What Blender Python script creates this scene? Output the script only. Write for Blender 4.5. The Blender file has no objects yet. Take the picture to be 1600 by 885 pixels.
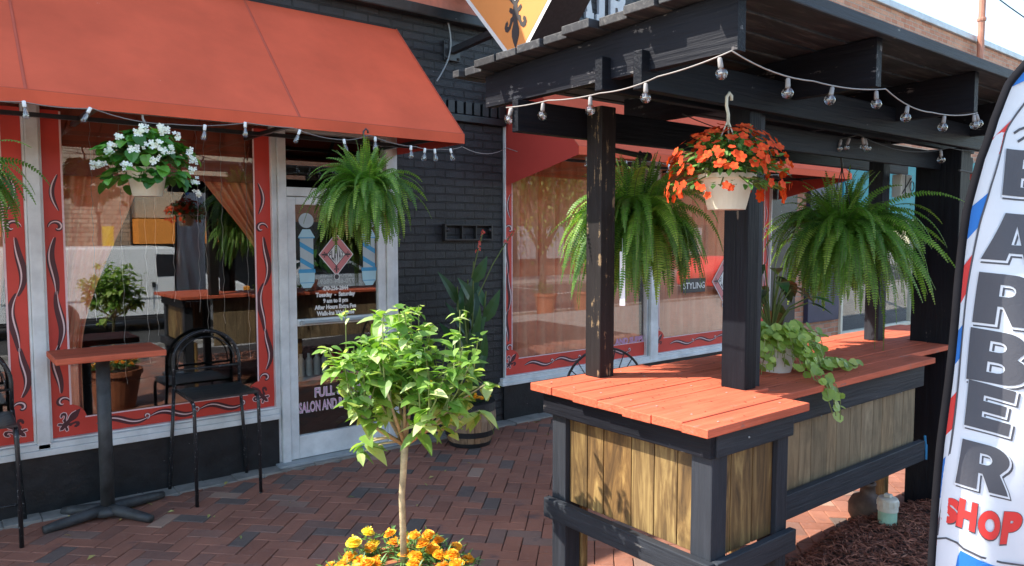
import bpy, bmesh, math, random
from mathutils import Vector, Matrix, noise
random.seed(7)
R = random.random
def U(a, b): return a + (b - a) * random.random()
PI = math.pi
scene = bpy.context.scene
COL = scene.collection

# ------------------------------------------------------------------ materials
def new_mat(name):
    m = bpy.data.materials.new(name); m.use_nodes = True
    nt = m.node_tree; b = nt.nodes.get('Principled BSDF')
    return m, nt, b
def N(nt, t, **kw):
    n = nt.nodes.new(t)
    for k, v in kw.items():
        if hasattr(n, k): setattr(n, k, v)
        else: n.inputs[k].default_value = v
    return n
def ramp(nt, src, stops):
    r = nt.nodes.new('ShaderNodeValToRGB')
    while len(r.color_ramp.elements) < len(stops): r.color_ramp.elements.new(.5)
    for e, (p, c) in zip(r.color_ramp.elements, stops):
        e.position = p; e.color = (*c, 1)
    nt.links.new(src, r.inputs[0]); return r.outputs[0]
def obco(nt, scale=(1, 1, 1), loc=(0, 0, 0)):
    g = nt.nodes.new('ShaderNodeNewGeometry')
    mp = nt.nodes.new('ShaderNodeMapping'); mp.inputs['Scale'].default_value = scale; mp.inputs['Location'].default_value = loc
    nt.links.new(g.outputs['Position'], mp.inputs[0]); return mp.outputs[0]
def tex(nt, co, scale=5, detail=6, rough=.6):
    n = nt.nodes.new('ShaderNodeTexNoise'); n.inputs['Scale'].default_value = scale
    n.inputs['Detail'].default_value = detail; n.inputs['Roughness'].default_value = rough
    nt.links.new(co, n.inputs['Vector']); return n.outputs['Fac']
def bump(nt, b, h, strength=.3, dist=.01):
    n = nt.nodes.new('ShaderNodeBump'); n.inputs['Strength'].default_value = strength; n.inputs['Distance'].default_value = dist
    nt.links.new(h, n.inputs['Height']); nt.links.new(n.outputs[0], b.inputs['Normal']); return n
def mixc(nt, f, a, c, blend='MIX'):
    m = nt.nodes.new('ShaderNodeMix'); m.data_type = 'RGBA'; m.blend_type = blend
    for i, v in ((0, f), (6, a), (7, c)):
        if hasattr(v, 'is_linked') or isinstance(v, bpy.types.NodeSocket): nt.links.new(v, m.inputs[i])
        else: m.inputs[i].default_value = (*v, 1) if isinstance(v, tuple) and len(v) == 3 else v
    return m.outputs[2]

def plain(name, col, rough=.6, metal=0, var=.12, vs=8, bmp=.0, bs=60, spec=.5):
    m, nt, b = new_mat(name)
    b.inputs['Roughness'].default_value = rough; b.inputs['Metallic'].default_value = metal
    b.inputs['Specular IOR Level'].default_value = spec
    co = obco(nt)
    f = tex(nt, co, vs)
    lo = tuple(c * (1 - var * 1.6) for c in col); hi = tuple(min(1, c * (1 + var * 1.2)) for c in col)
    nt.links.new(ramp(nt, f, [(.3, lo), (.7, hi)]), b.inputs['Base Color'])
    if bmp: bump(nt, b, tex(nt, co, bs), bmp, .004)
    return m

def painted_wood(name, col, wear, axis=0, amount=.62, rough=.55, bs=1.0):
    """painted timber: grain ridges along one axis, worn spots show pale wood"""
    m, nt, b = new_mat(name); b.inputs['Roughness'].default_value = rough; b.inputs['Specular IOR Level'].default_value = .15
    sc = [22, 22, 22]; sc[axis] = 1.6
    co = obco(nt, tuple(sc))
    g = tex(nt, co, 1.6, 8, .65)
    sc2 = [90, 90, 90]; sc2[axis] = 4
    g2 = tex(nt, obco(nt, tuple(sc2)), 1.0, 3, .5)
    blot = tex(nt, obco(nt), 3.2, 5, .6)
    base = ramp(nt, g, [(.25, tuple(c * .6 for c in col)), (.55, col), (.8, tuple(c * 1.55 for c in col))])
    base = mixc(nt, ramp(nt, blot, [(.4, (0, 0, 0)), (.75, (.5, .5, .5))]), base, tuple(min(1, c * 1.35) for c in col))
    wm = nt.nodes.new('ShaderNodeMath'); wm.operation = 'MULTIPLY'
    nt.links.new(g, wm.inputs[0]); nt.links.new(tex(nt, obco(nt), 9, 8, .7), wm.inputs[1])
    msk = ramp(nt, wm.outputs[0], [(amount * .55, (0, 0, 0)), (amount * .55 + .03, (1, 1, 1))])
    c = mixc(nt, msk, base, wear)
    nt.links.new(c, b.inputs['Base Color'])
    ad = nt.nodes.new('ShaderNodeMath'); ad.operation = 'ADD'
    nt.links.new(g, ad.inputs[0]); nt.links.new(g2, ad.inputs[1])
    bump(nt, b, ad.outputs[0], .5 * bs, .006)
    return m

def raw_wood(name, c1, c2, c3, axis=2):
    m, nt, b = new_mat(name); b.inputs['Roughness'].default_value = .6
    isl = nt.nodes.new('ShaderNodeNewGeometry').outputs['Random Per Island']
    sc = [11, 11, 11]; sc[axis] = 1.5
    mp = nt.nodes.new('ShaderNodeMapping'); mp.inputs['Scale'].default_value = sc
    g = nt.nodes.new('ShaderNodeNewGeometry')
    v = nt.nodes.new('ShaderNodeVectorMath'); v.operation = 'ADD'
    sv = nt.nodes.new('ShaderNodeVectorMath'); sv.operation = 'SCALE'; sv.inputs[0].default_value = (3, 5, 7)
    nt.links.new(isl, sv.inputs['Scale'])
    nt.links.new(g.outputs['Position'], v.inputs[0]); nt.links.new(sv.outputs[0], v.inputs[1])
    nt.links.new(v.outputs[0], mp.inputs[0])
    w = nt.nodes.new('ShaderNodeTexNoise'); w.inputs['Scale'].default_value = 1.3; w.inputs['Detail'].default_value = 9
    w.inputs['Roughness'].default_value = .62; w.inputs['Distortion'].default_value = 2.6
    nt.links.new(mp.outputs[0], w.inputs['Vector'])
    base = ramp(nt, w.outputs['Fac'], [(.28, c1), (.5, c2), (.72, c3)])
    tint = ramp(nt, isl, [(0, (.72, .7, .66)), (.5, (1, 1, 1)), (1, (1.0, .86, .7))])
    c = mixc(nt, 1.0, base, tint, 'MULTIPLY')
    blot = tex(nt, obco(nt), 6, 4, .6)
    c = mixc(nt, ramp(nt, blot, [(.5, (0, 0, 0)), (.8, (.6, .6, .6))]), c, tuple(x * .5 for x in c1))
    nt.links.new(c, b.inputs['Base Color'])
    bump(nt, b, w.outputs['Fac'], .35, .004)
    return m

def leaf_mat(name, c1, c2, c3, rough=.45, trans=.25, tone=False):
    m, nt, b = new_mat(name); b.inputs['Roughness'].default_value = rough
    isl = nt.nodes.new('ShaderNodeNewGeometry').outputs['Random Per Island']
    if tone:
        at = nt.nodes.new('ShaderNodeAttribute'); at.attribute_name = 'tone'
        mm = nt.nodes.new('ShaderNodeMath'); mm.operation = 'MULTIPLY_ADD'; mm.inputs[1].default_value = .22
        nt.links.new(isl, mm.inputs[0]); nt.links.new(at.outputs['Fac'], mm.inputs[2]); isl = mm.outputs[0]
    c = ramp(nt, isl, [(0, c1), (.55, c2), (1, c3)])
    nt.links.new(c, b.inputs['Base Color'])
    if trans:
        tr = nt.nodes.new('ShaderNodeBsdfTranslucent')
        br = mixc(nt, 1.0, c, (1.7, 1.8, .7), 'MULTIPLY')
        nt.links.new(br, tr.inputs[0])
        mx = nt.nodes.new('ShaderNodeMixShader'); mx.inputs[0].default_value = trans
        out = nt.nodes['Material Output']
        nt.links.new(b.outputs[0], mx.inputs[1]); nt.links.new(tr.outputs[0], mx.inputs[2]); nt.links.new(mx.outputs[0], out.inputs[0])
    return m

def brick_mat(name, c1, c2, mortar, bw=.2, bh=.065, ms=.008, plane='XZ', bs=1.0, rough=.7, dirt=.3):
    m, nt, b = new_mat(name); b.inputs['Roughness'].default_value = rough
    g = nt.nodes.new('ShaderNodeNewGeometry')
    sp = nt.nodes.new('ShaderNodeSeparateXYZ'); nt.links.new(g.outputs['Position'], sp.inputs[0])
    cb = nt.nodes.new('ShaderNodeCombineXYZ')
    if plane == 'XZ':
        ad = nt.nodes.new('ShaderNodeMath'); ad.operation = 'ADD'
        nt.links.new(sp.outputs[0], ad.inputs[0]); nt.links.new(sp.outputs[1], ad.inputs[1])
        nt.links.new(ad.outputs[0], cb.inputs[0]); nt.links.new(sp.outputs[2], cb.inputs[1])
    else:
        nt.links.new(sp.outputs[0], cb.inputs[0]); nt.links.new(sp.outputs[1], cb.inputs[1])
    # slight waviness of the courses
    nz = nt.nodes.new('ShaderNodeTexNoise'); nz.inputs['Scale'].default_value = 5
    nt.links.new(g.outputs['Position'], nz.inputs['Vector'])
    vm = nt.nodes.new('ShaderNodeVectorMath'); vm.operation = 'MULTIPLY_ADD'; vm.inputs[1].default_value = (.012, .012, 0)
    nt.links.new(nz.outputs['Color'], vm.inputs[0]); nt.links.new(cb.outputs[0], vm.inputs[2])
    t = nt.nodes.new('ShaderNodeTexBrick'); t.offset = .5
    t.inputs['Scale'].default_value = 1; t.inputs['Brick Width'].default_value = bw; t.inputs['Row Height'].default_value = bh
    t.inputs['Mortar Size'].default_value = ms; t.inputs['Mortar Smooth'].default_value = .35; t.inputs['Bias'].default_value = -.1
    t.inputs['Color1'].default_value = (*c1, 1); t.inputs['Color2'].default_value = (*c2, 1); t.inputs['Mortar'].default_value = (*mortar, 1)
    nt.links.new(vm.outputs[0], t.inputs['Vector'])
    d = tex(nt, obco(nt), 4, 8, .7)
    c = mixc(nt, 1.0, t.outputs['Color'], ramp(nt, d, [(.3, (1 - dirt,) * 3), (.7, (1 + dirt * .5,) * 3)]), 'MULTIPLY')
    nt.links.new(c, b.inputs['Base Color'])
    hi = nt.nodes.new('ShaderNodeMath'); hi.operation = 'MULTIPLY_ADD'; hi.inputs[1].default_value = -1.0
    nt.links.new(t.outputs['Fac'], hi.inputs[0])
    nn = nt.nodes.new('ShaderNodeMath'); nn.operation = 'MULTIPLY'; nn.inputs[1].default_value = .55
    nt.links.new(tex(nt, obco(nt), 26, 8, .7), nn.inputs[0]); nt.links.new(nn.outputs[0], hi.inputs[2])
    bump(nt, b, hi.outputs[0], .9 * bs, .012)
    return m

def glass_mat(name, tint=(.9, .92, .9), refl=1.0, ior=1.9):
    m = bpy.data.materials.new(name); m.use_nodes = True; nt = m.node_tree
    for n in list(nt.nodes):
        if n.type == 'BSDF_PRINCIPLED': nt.nodes.remove(n)
    out = nt.nodes['Material Output']
    gl = nt.nodes.new('ShaderNodeBsdfGlossy'); gl.inputs['Roughness'].default_value = 0.0
    gl.inputs['Color'].default_value = (refl, refl, refl, 1)
    tr = nt.nodes.new('ShaderNodeBsdfTransparent'); tr.inputs[0].default_value = (*tint, 1)
    # thin pane: Schlick reflectance, the same from either side of a face
    lw_ = nt.nodes.new('ShaderNodeLayerWeight'); lw_.inputs['Blend'].default_value = .5
    pw = nt.nodes.new('ShaderNodeMath'); pw.operation = 'POWER'; pw.inputs[1].default_value = 4.0
    nt.links.new(lw_.outputs['Facing'], pw.inputs[0])
    fr = nt.nodes.new('ShaderNodeMath'); fr.operation = 'MULTIPLY_ADD'; fr.inputs[1].default_value = 1 - ior; fr.inputs[2].default_value = ior
    nt.links.new(pw.outputs[0], fr.inputs[0])
    mx = nt.nodes.new('ShaderNodeMixShader')
    nt.links.new(fr.outputs[0], mx.inputs[0]); nt.links.new(tr.outputs[0], mx.inputs[1]); nt.links.new(gl.outputs[0], mx.inputs[2])
    nt.links.new(mx.outputs[0], out.inputs[0])
    return m

M = {}
M['awning'] = plain('awning_canvas', (.64, .108, .052), .8, var=.08, vs=2.6, bmp=.22, bs=500, spec=.2)
M['seam'] = plain('awning_seam', (.47, .085, .045), .8, var=.05)
M['awning_shaded'] = plain('awning_canvas_shaded', (.50, .06, .045), .8, var=.05, vs=2, spec=.2)  # same canvas as the slope; the side panels' shade is put into a darker red
M['black_brick'] = brick_mat('black_painted_brick', (.020, .022, .027), (.027, .029, .034), (.008, .009, .011), bw=.2, bh=.068, ms=.008, bs=1.8, rough=.45, dirt=.5)
M['black_wall'] = plain('black_painted_render', (.014, .017, .020), .40, var=.3, vs=9, bmp=.7, bs=30)
M['black_wood_x'] = painted_wood('black_stained_wood_x', (.009, .0105, .015), (.14, .13, .13), 0, .70)
M['black_wood_y'] = painted_wood('black_stained_wood_y', (.011, .012, .017), (.15, .14, .14), 1, .62)
M['black_wood_z'] = painted_wood('black_stained_wood_z', (.009, .0105, .015), (.15, .13, .11), 2, .68)
M['worn_wood_z'] = painted_wood('worn_black_wood_z', (.022, .019, .019), (.24, .17, .10), 2, .565)
M['grey_wood_x'] = painted_wood('grey_black_wood_x', (.036, .041, .05), (.24, .23, .21), 0, .72)
M['grey_wood_y'] = painted_wood('grey_black_wood_y', (.030, .034, .042), (.26, .24, .21), 1, .66)
M['grey_wood_z'] = painted_wood('grey_black_wood_z', (.034, .038, .047), (.24, .22, .19), 2, .72)
M['red_wood'] = painted_wood('salmon_painted_boards', (.56, .13, .07), (.40, .16, .12), 0, .62, .65, .9)
M['red_wood_y'] = painted_wood('salmon_painted_boards_y', (.56, .125, .068), (.42, .13, .08), 0, .80, .6, .6)
M['plank_gold'] = raw_wood('stained_plank', (.05, .028, .012), (.19, .115, .042), (.44, .31, .12))
M['plank_grey'] = raw_wood('weathered_plank', (.13, .10, .06), (.25, .19, .115), (.36, .285, .18))
M['deck'] = raw_wood('deck_plank', (.014, .015, .019), (.03, .031, .037), (.11, .11, .11), axis=0)
M['white_metal'] = plain('aluminium_frame', (.74, .77, .77), .4, .0, var=.14, vs=5, bmp=.1)
M['grey_metal'] = plain('grey_frame', (.34, .37, .38), .45, .0, var=.1, vs=6)
M['red_paint'] = plain('red_glass_paint', (.66, .06, .04), .5, var=.08, vs=3)
M['dark_red'] = plain('maroon_paint', (.09, .022, .028), .5, var=.1)
M['pink_paint'] = plain('pale_pink_paint', (.86, .62, .62), .6, var=.05)
M['rose_paint'] = plain('rose_paint', (.62, .22, .22), .6, var=.05)
M['purple_paint'] = plain('mauve_letter', (.62, .33, .50), .6, var=.05)
M['white_paint'] = plain('white_paint', (.80, .80, .78), .6, var=.04)
M['grey_paint'] = plain('faint_grey_paint', (.16, .17, .17), .6, var=.05)
M['charcoal'] = plain('charcoal_paint', (.055, .05, .05), .55, var=.08)
M['sky_blue'] = plain('pale_blue_vinyl', (.42, .66, .74), .5, var=.05)
M['ice_grey'] = plain('ice_grey_vinyl', (.46, .54, .56), .5, var=.05)
M['blue_vinyl'] = plain('blue_vinyl', (.06, .33, .58), .5, var=.05)
M['orange_sign'] = plain('orange_sign_face', (.80, .32, .10), .45, var=.05, vs=1.5)
M['black_metal'] = plain('black_metal', (.022, .023, .026), .35, .0, var=.25, vs=40, bmp=.1, spec=.6)
def specks(m, th=.70, c=(.30, .30, .29), sc=26):
    nt = m.node_tree; b = nt.nodes['Principled BSDF']; l = b.inputs['Base Color'].links[0]; src = l.from_socket
    f = tex(nt, obco(nt, (1, 1, 1), (3.7, 1.1, 9)), sc, 3, .5)
    nt.links.new(mixc(nt, ramp(nt, f, [(th, (0, 0, 0)), (th + .02, (1, 1, 1))]), src, c), b.inputs['Base Color'])
specks(M['black_wall'], .735); specks(M['black_brick'], .76, (.2, .2, .2), 30); specks(M['awning'], .80, (.75, .4, .32), 30)
def chipped():
    m, nt, b = new_mat('chipped_black_metal'); b.inputs['Roughness'].default_value = .35
    f = tex(nt, obco(nt), 55, 6, .7)
    nt.links.new(ramp(nt, f, [(.60, (.016, .017, .02)), (.64, (.33, .33, .34))]), b.inputs['Base Color'])
    return m
M['chipped'] = chipped()
M['base_metal'] = plain('table_base_metal', (.05, .053, .055), .55, .0, var=.3, vs=12, bmp=.2)
M['cream_pot'] = plain('cream_plastic', (.70, .66, .53), .4, var=.04)
M['white_pot'] = plain('white_plastic', (.72, .73, .70), .4, var=.05)
M['black_pot'] = plain('black_plastic', (.02, .02, .022), .45, var=.1)
M['terracotta'] = plain('terracotta', (.36, .12, .055), .7, var=.12)
M['soil'] = plain('soil', (.035, .025, .02), .9, var=.5, vs=60, bmp=1, bs=90)
M['cord'] = plain('white_cord', (.36, .33, .31), .6, var=.1)
M['grey_cord'] = plain('grey_cord', (.22, .20, .19), .6)
M['dark_cord'] = plain('dark_cord', (.05, .05, .05), .6)
M['socket'] = plain('bulb_socket', (.30, .28, .27), .5, var=.1)
M['bulb'] = glass_mat('bulb_glass', (.93, .93, .93), 1.0, .12)
M['window_glass'] = glass_mat('window_glass', (.96, .97, .96), 1.0, .095)
M['trunk'] = plain('smooth_bark', (.48, .38, .22), .8, var=.25, vs=30, bmp=.5, bs=60)
M['bark'] = plain('rough_bark', (.16, .12, .09), .9, var=.3, vs=20, bmp=.8)
M['hib_leaf'] = leaf_mat('shrub_leaf', (.09, .20, .03), (.24, .41, .08), (.56, .66, .30), .45, .35)
M['hib_stem'] = plain('green_stem', (.22, .26, .08), .6)
M['fern'] = leaf_mat('fern_leaflet', (.03, .11, .02), (.13, .29, .035), (.42, .56, .10), .5, .35, tone=True)
M['fern_stem'] = plain('fern_stem', (.12, .17, .04), .6)
M['beg_leaf'] = leaf_mat('begonia_leaf', (.035, .13, .02), (.07, .24, .03), (.17, .40, .06), .35, .22)
M['imp_leaf'] = leaf_mat('impatiens_leaf', (.04, .11, .02), (.08, .2, .03), (.15, .3, .06), .5, .2)
M['canna_leaf'] = leaf_mat('canna_leaf', (.02, .06, .015), (.035, .10, .025), (.06, .15, .045), .4, .15)
M['pothos_leaf'] = leaf_mat('trailing_leaf', (.17, .27, .04), (.30, .42, .07), (.48, .58, .16), .4, .25)
M['dark_leaf'] = leaf_mat('glossy_dark_leaf', (.02, .06, .02), (.035, .10, .03), (.06, .15, .04), .3, .1)
M['tree_leaf'] = leaf_mat('street_tree_leaf', (.05, .10, .02), (.10, .17, .03), (.2, .24, .05), .5, .25)
M['marigold_leaf'] = leaf_mat('marigold_leaf', (.06, .16, .04), (.12, .27, .07), (.2, .4, .13), .5, .2)
M['white_petal'] = leaf_mat('white_petal', (.72, .74, .68), (.8, .82, .78), (.85, .86, .84), .5, .2)
M['orange_petal'] = leaf_mat('orange_petal', (.58, .040, .004), (.70, .065, .006), (.74, .11, .015), .85, .15)
M['red_petal'] = leaf_mat('red_petal', (.6, .05, .04), (.7, .09, .06), (.75, .14, .1), .5, .2)
M['marigold'] = leaf_mat('marigold_petal', (.88, .28, .01), (.92, .42, .015), (.92, .62, .04), .5, .15)
M['marigold_y'] = leaf_mat('marigold_yellow_petal', (.88, .52, .02), (.92, .68, .04), (.95, .8, .12), .5, .15)
M['dry_leaf'] = leaf_mat('dry_leaf', (.35, .22, .08), (.42, .38, .12), (.25, .34, .1), .6, .1)
M['curtain'] = plain('salmon_curtain', (.92, .36, .20), .8, var=.08, vs=3)
M['curtain_dark'] = plain('brown_valance', (.33, .09, .055), .8, var=.1, vs=3)
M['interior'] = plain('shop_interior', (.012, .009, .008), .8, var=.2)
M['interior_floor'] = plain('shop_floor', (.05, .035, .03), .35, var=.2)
M['banner_white'] = plain('banner_cloth', (.74, .78, .84), .6, var=.02)
M['banner_blue'] = plain('banner_blue', (.02, .19, .62), .6, var=.03)
M['banner_red'] = plain('banner_red', (.78, .045, .04), .6, var=.03)
M['banner_dark'] = plain('banner_charcoal', (.08, .083, .10), .6, var=.04)
M['sleeve'] = plain('sleeve_cloth', (.012, .012, .015), .95, spec=.1)
M['concrete'] = plain('concrete', (.27, .255, .23), .85, var=.2, vs=6, bmp=.4)
M['asphalt'] = plain('asphalt', (.05, .049, .047), .85, var=.25, vs=3, bmp=.3)
M['line'] = plain('road_paint', (.62, .62, .58), .7, var=.1)
M['sand'] = plain('joint_sand', (.022, .018, .017), .95, var=.3, vs=40)
M['red_brick'] = brick_mat('red_brick_wall', (.42, .16, .085), (.58, .30, .19), (.46, .35, .27), bw=.2, bh=.068, ms=.008, dirt=.22)
M['teal'] = plain('teal_panel', (.01, .22, .25), .6, var=.06)
M['navy'] = plain('navy_panel', (.035, .035, .075), .5, var=.15)
M['mint_pvc'] = plain('mint_pipe', (.36, .60, .47), .4, var=.06)
M['white_pvc'] = plain('white_pipe_cap', (.66, .66, .58), .4, var=.12, vs=20)
M['clay'] = plain('brown_clay', (.10, .065, .05), .6, var=.25, vs=20)
M['barrel'] = raw_wood('barrel_stave', (.16, .10, .06), (.34, .23, .15), (.46, .33, .23))
M['steel_band'] = plain('barrel_band', (.03, .03, .033), .5, .3)
M['salmon_band'] = plain('salmon_parapet', (.60, .2, .13), .7, var=.15, vs=8, bmp=.4)
M['letter_grey'] = plain('sign_letter', (.55, .58, .6), .5, var=.1)
M['tag_white'] = plain('paper_tag', (.85, .85, .85), .5, var=.02)
M['blue_rope'] = plain('blue_rope', (.02, .22, .45), .6)
M['van_white'] = plain('van_paint', (.78, .80, .80), .25, var=.02)
M['tyre'] = plain('tyre', (.02, .02, .02), .8)
M['rim'] = plain('wheel_rim', (.35, .35, .36), .4, .6)
M['van_glass'] = plain('vehicle_glass', (.02, .025, .03), .08)
M['amber'] = plain('amber_lens', (.8, .3, .03), .3)
M['cream_wall'] = plain('cream_render', (.44, .38, .28), .8, var=.1)
M['orange_canopy'] = plain('orange_canopy', (.85, .30, .045), .7, var=.05)
M['stone'] = brick_mat('stone_wall', (.38, .30, .22), (.48, .4, .3), (.2, .16, .12), bw=.5, bh=.16, ms=.02)
M['far_brick'] = brick_mat('far_brick', (.22, .09, .055), (.28, .13, .08), (.2, .16, .13))
M['shop_dark'] = plain('dark_shopfront', (.04, .042, .045), .2)
M['yellow'] = plain('yellow_banner', (.85, .58, .04), .6)
M['brown_pipe'] = plain('brown_pipe', (.40, .17, .11), .5)
M['coping'] = plain('metal_coping', (.42, .46, .50), .4, .2)

def paver():
    m, nt, b = new_mat('clay_pavers'); b.inputs['Roughness'].default_value = .75
    isl = nt.nodes.new('ShaderNodeNewGeometry').outputs['Random Per Island']
    c = ramp(nt, isl, [(0, (.12, .10, .09)), (.11, (.18, .12, .10)), (.19, (.27, .11, .072)), (.55, (.33, .14, .092)), (.78, (.34, .14, .092)), (.93, (.21, .125, .10)), (1, (.42, .27, .20))])
    r = nt.nodes['Color Ramp'] if 'Color Ramp' in nt.nodes else None
    d = tex(nt, obco(nt), 2.2, 8, .7)
    c = mixc(nt, 1.0, c, ramp(nt, d, [(.3, (.7, .7, .7)), (.7, (1.18, 1.15, 1.1))]), 'MULTIPLY')
    d2 = tex(nt, obco(nt), 30, 8, .7)
    c = mixc(nt, ramp(nt, d2, [(.55, (0, 0, 0)), (.8, (.55, .55, .55))]), c, (.30, .24, .22))
    d3 = tex(nt, obco(nt, (1, 1, 1), (4, 2, 0)), 5.5, 5, .6)
    c = mixc(nt, ramp(nt, d3, [(.60, (0, 0, 0)), (.72, (.6, .6, .6))]), c, (.07, .06, .065))
    nt.links.new(c, b.inputs['Base Color'])
    bump(nt, b, d2, .5, .004)
    return m
M['paver'] = paver()
def mulch_mat():
    m, nt, b = new_mat('shredded_mulch'); b.inputs['Roughness'].default_value = .85
    isl = nt.nodes.new('ShaderNodeNewGeometry').outputs['Random Per Island']
    nt.links.new(ramp(nt, isl, [(0, (.08, .03, .02)), (.5, (.25, .085, .05)), (1, (.42, .18, .11))]), b.inputs['Base Color'])
    return m
M['mulch'] = mulch_mat()

# ------------------------------------------------------------------ mesh builder
class MB:
    def __init__(s): s.v = []; s.f = []; s.m = []; s.mi = 0; s.tone = {}; s.cur = None
    def add(s, vs, fs):
        o = len(s.v); s.v += [Vector(v) for v in vs]
        if s.cur is not None:
            for i in range(o, len(s.v)): s.tone[i] = s.cur
        for f in fs: s.f.append([i + o for i in f]); s.m.append(s.mi)
        return s
    def box(s, x0, x1, y0, y1, z0, z1):
        return s.add([(x0,y0,z0),(x1,y0,z0),(x1,y1,z0),(x0,y1,z0),(x0,y0,z1),(x1,y0,z1),(x1,y1,z1),(x0,y1,z1)],
                     [(0,3,2,1),(4,5,6,7),(0,1,5,4),(1,2,6,5),(2,3,7,6),(3,0,4,7)])
    def cbox(s, x0, x1, y0, y1, z0, z1, c=.004):
        """box with chamfered edges"""
        bm = bmesh.new()
        bmesh.ops.create_cube(bm, size=1)
        for v in bm.verts:
            v.co = Vector(((x0 if v.co.x < 0 else x1), (y0 if v.co.y < 0 else y1), (z0 if v.co.z < 0 else z1)))
        bmesh.ops.bevel(bm, geom=list(bm.edges), offset=c, segments=2, affect='EDGES', profile=.5)
        bm.verts.index_update()
        s.add([v.co.copy() for v in bm.verts], [[v.index for v in f.verts] for f in bm.faces]); bm.free(); return s
    def beam(s, p, q, w, h, up=(0, 0, 1)):
        p = Vector(p); q = Vector(q); d = (q - p).normalized(); u = Vector(up)
        a = d.cross(u)
        if a.length < 1e-4: a = d.cross(Vector((1, 0, 0)))
        a.normalize(); b_ = a.cross(d).normalized(); a *= w / 2; b_ *= h / 2
        vs = [p - a - b_, p + a - b_, p + a + b_, p - a + b_, q - a - b_, q + a - b_, q + a + b_, q - a + b_]
        return s.add(vs, [(0,1,2,3),(7,6,5,4),(0,4,5,1),(1,5,6,2),(2,6,7,3),(3,7,4,0)])
    def tube(s, pts, r, n=8, cap=True):
        pts = [Vector(p) for p in pts]; rs = r if isinstance(r, (list, tuple)) else [r] * len(pts)
        vs = []; prev = None
        for i, p in enumerate(pts):
            d = (pts[min(i + 1, len(pts) - 1)] - pts[max(i - 1, 0)])
            d = d.normalized() if d.length > 1e-9 else Vector((0, 0, 1))
            if prev is None:
                a = d.orthogonal().normalized()
            else:
                a = prev - d * prev.dot(d)
                a = a.normalized() if a.length > 1e-6 else d.orthogonal().normalized()
            prev = a; b_ = d.cross(a)
            for k in range(n):
                t = 2 * PI * k / n; vs.append(p + (a * math.cos(t) + b_ * math.sin(t)) * rs[i])
        fs = []
        for i in range(len(pts) - 1):
            for k in range(n):
                k2 = (k + 1) % n; fs.append((i*n+k, i*n+k2, (i+1)*n+k2, (i+1)*n+k))
        if cap: fs.append(list(range(n))[::-1]); fs.append([(len(pts)-1)*n + k for k in range(n)])
        return s.add(vs, fs)
    def lathe(s, prof, c=(0, 0, 0), n=24, rot=None):
        c = Vector(c); vs = []; fs = []
        for (r, z) in prof:
            for k in range(n):
                t = 2 * PI * k / n; v = Vector((r * math.cos(t), r * math.sin(t), z))
                if rot: v = rot @ v
                vs.append(c + v)
        for i in range(len(prof) - 1):
            for k in range(n):
                k2 = (k + 1) % n; fs.append((i*n+k, i*n+k2, (i+1)*n+k2, (i+1)*n+k))
        fs.append(list(range(n))[::-1]); fs.append([(len(prof)-1)*n + k for k in range(n)])
        return s.add(vs, fs)
    def ball(s, c, r, n=10, m=7, sq=1):
        prof = [(max(1e-4, r * math.sin(PI * i / m)), -r * sq * math.cos(PI * i / m)) for i in range(m + 1)]
        return s.lathe(prof, c, n)
    def prism(s, pts, f0, f1):
        """pts 2D outline; f0/f1 map (u,v)->3D for both faces"""
        n = len(pts); vs = [f0(*p) for p in pts] + [f1(*p) for p in pts]
        fs = [list(range(n))[::-1], [n + i for i in range(n)]] + [(i, (i+1) % n, n + (i+1) % n, n + i) for i in range(n)]
        return s.add(vs, fs)
    def build(s, name, mat, parent=None, smooth=False, kind=None, **tags):
        me = bpy.data.meshes.new(name)
        off = Vector((0, 0, 0)); p = parent
        while p is not None: off += p.location; p = p.parent
        me.from_pydata([v - off for v in s.v], [], s.f)
        if isinstance(mat, (list, tuple)):
            for mm in mat: me.materials.append(mm)
            me.polygons.foreach_set('material_index', s.m)
        else: me.materials.append(mat)
        if s.tone:
            at = me.attributes.new('tone', 'FLOAT', 'POINT'); at.data.foreach_set('value', [s.tone.get(i, .5) for i in range(len(s.v))])
        if smooth: me.polygons.foreach_set('use_smooth', [True] * len(me.polygons))
        me.update()
        o = bpy.data.objects.new(name, me); COL.objects.link(o)
        if parent is not None: o.parent = parent
        if kind: o['kind'] = kind
        for k, v in tags.items(): o[k] = v
        return o

def thing(name, label, cat, loc=(0, 0, 0), group=None):
    o = bpy.data.objects.new(name, None); COL.objects.link(o); o.location = loc; o.empty_display_size = .1
    o['label'] = label; o['category'] = cat
    if group: o['group'] = group
    return o
def tag(o, label, cat, group=None):
    o['label'] = label; o['category'] = cat
    if group: o['group'] = group
    return o
def recentre(o, loc):
    loc = Vector(loc)
    for v in o.data.vertices: v.co -= loc
    o.location = loc
    return o
def copy_tree(o, parent=None):
    c = o.copy(); COL.objects.link(c)
    if parent is not None: c.parent = parent
    for ch in list(o.children):
        copy_tree(ch, c)
    return c

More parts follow.
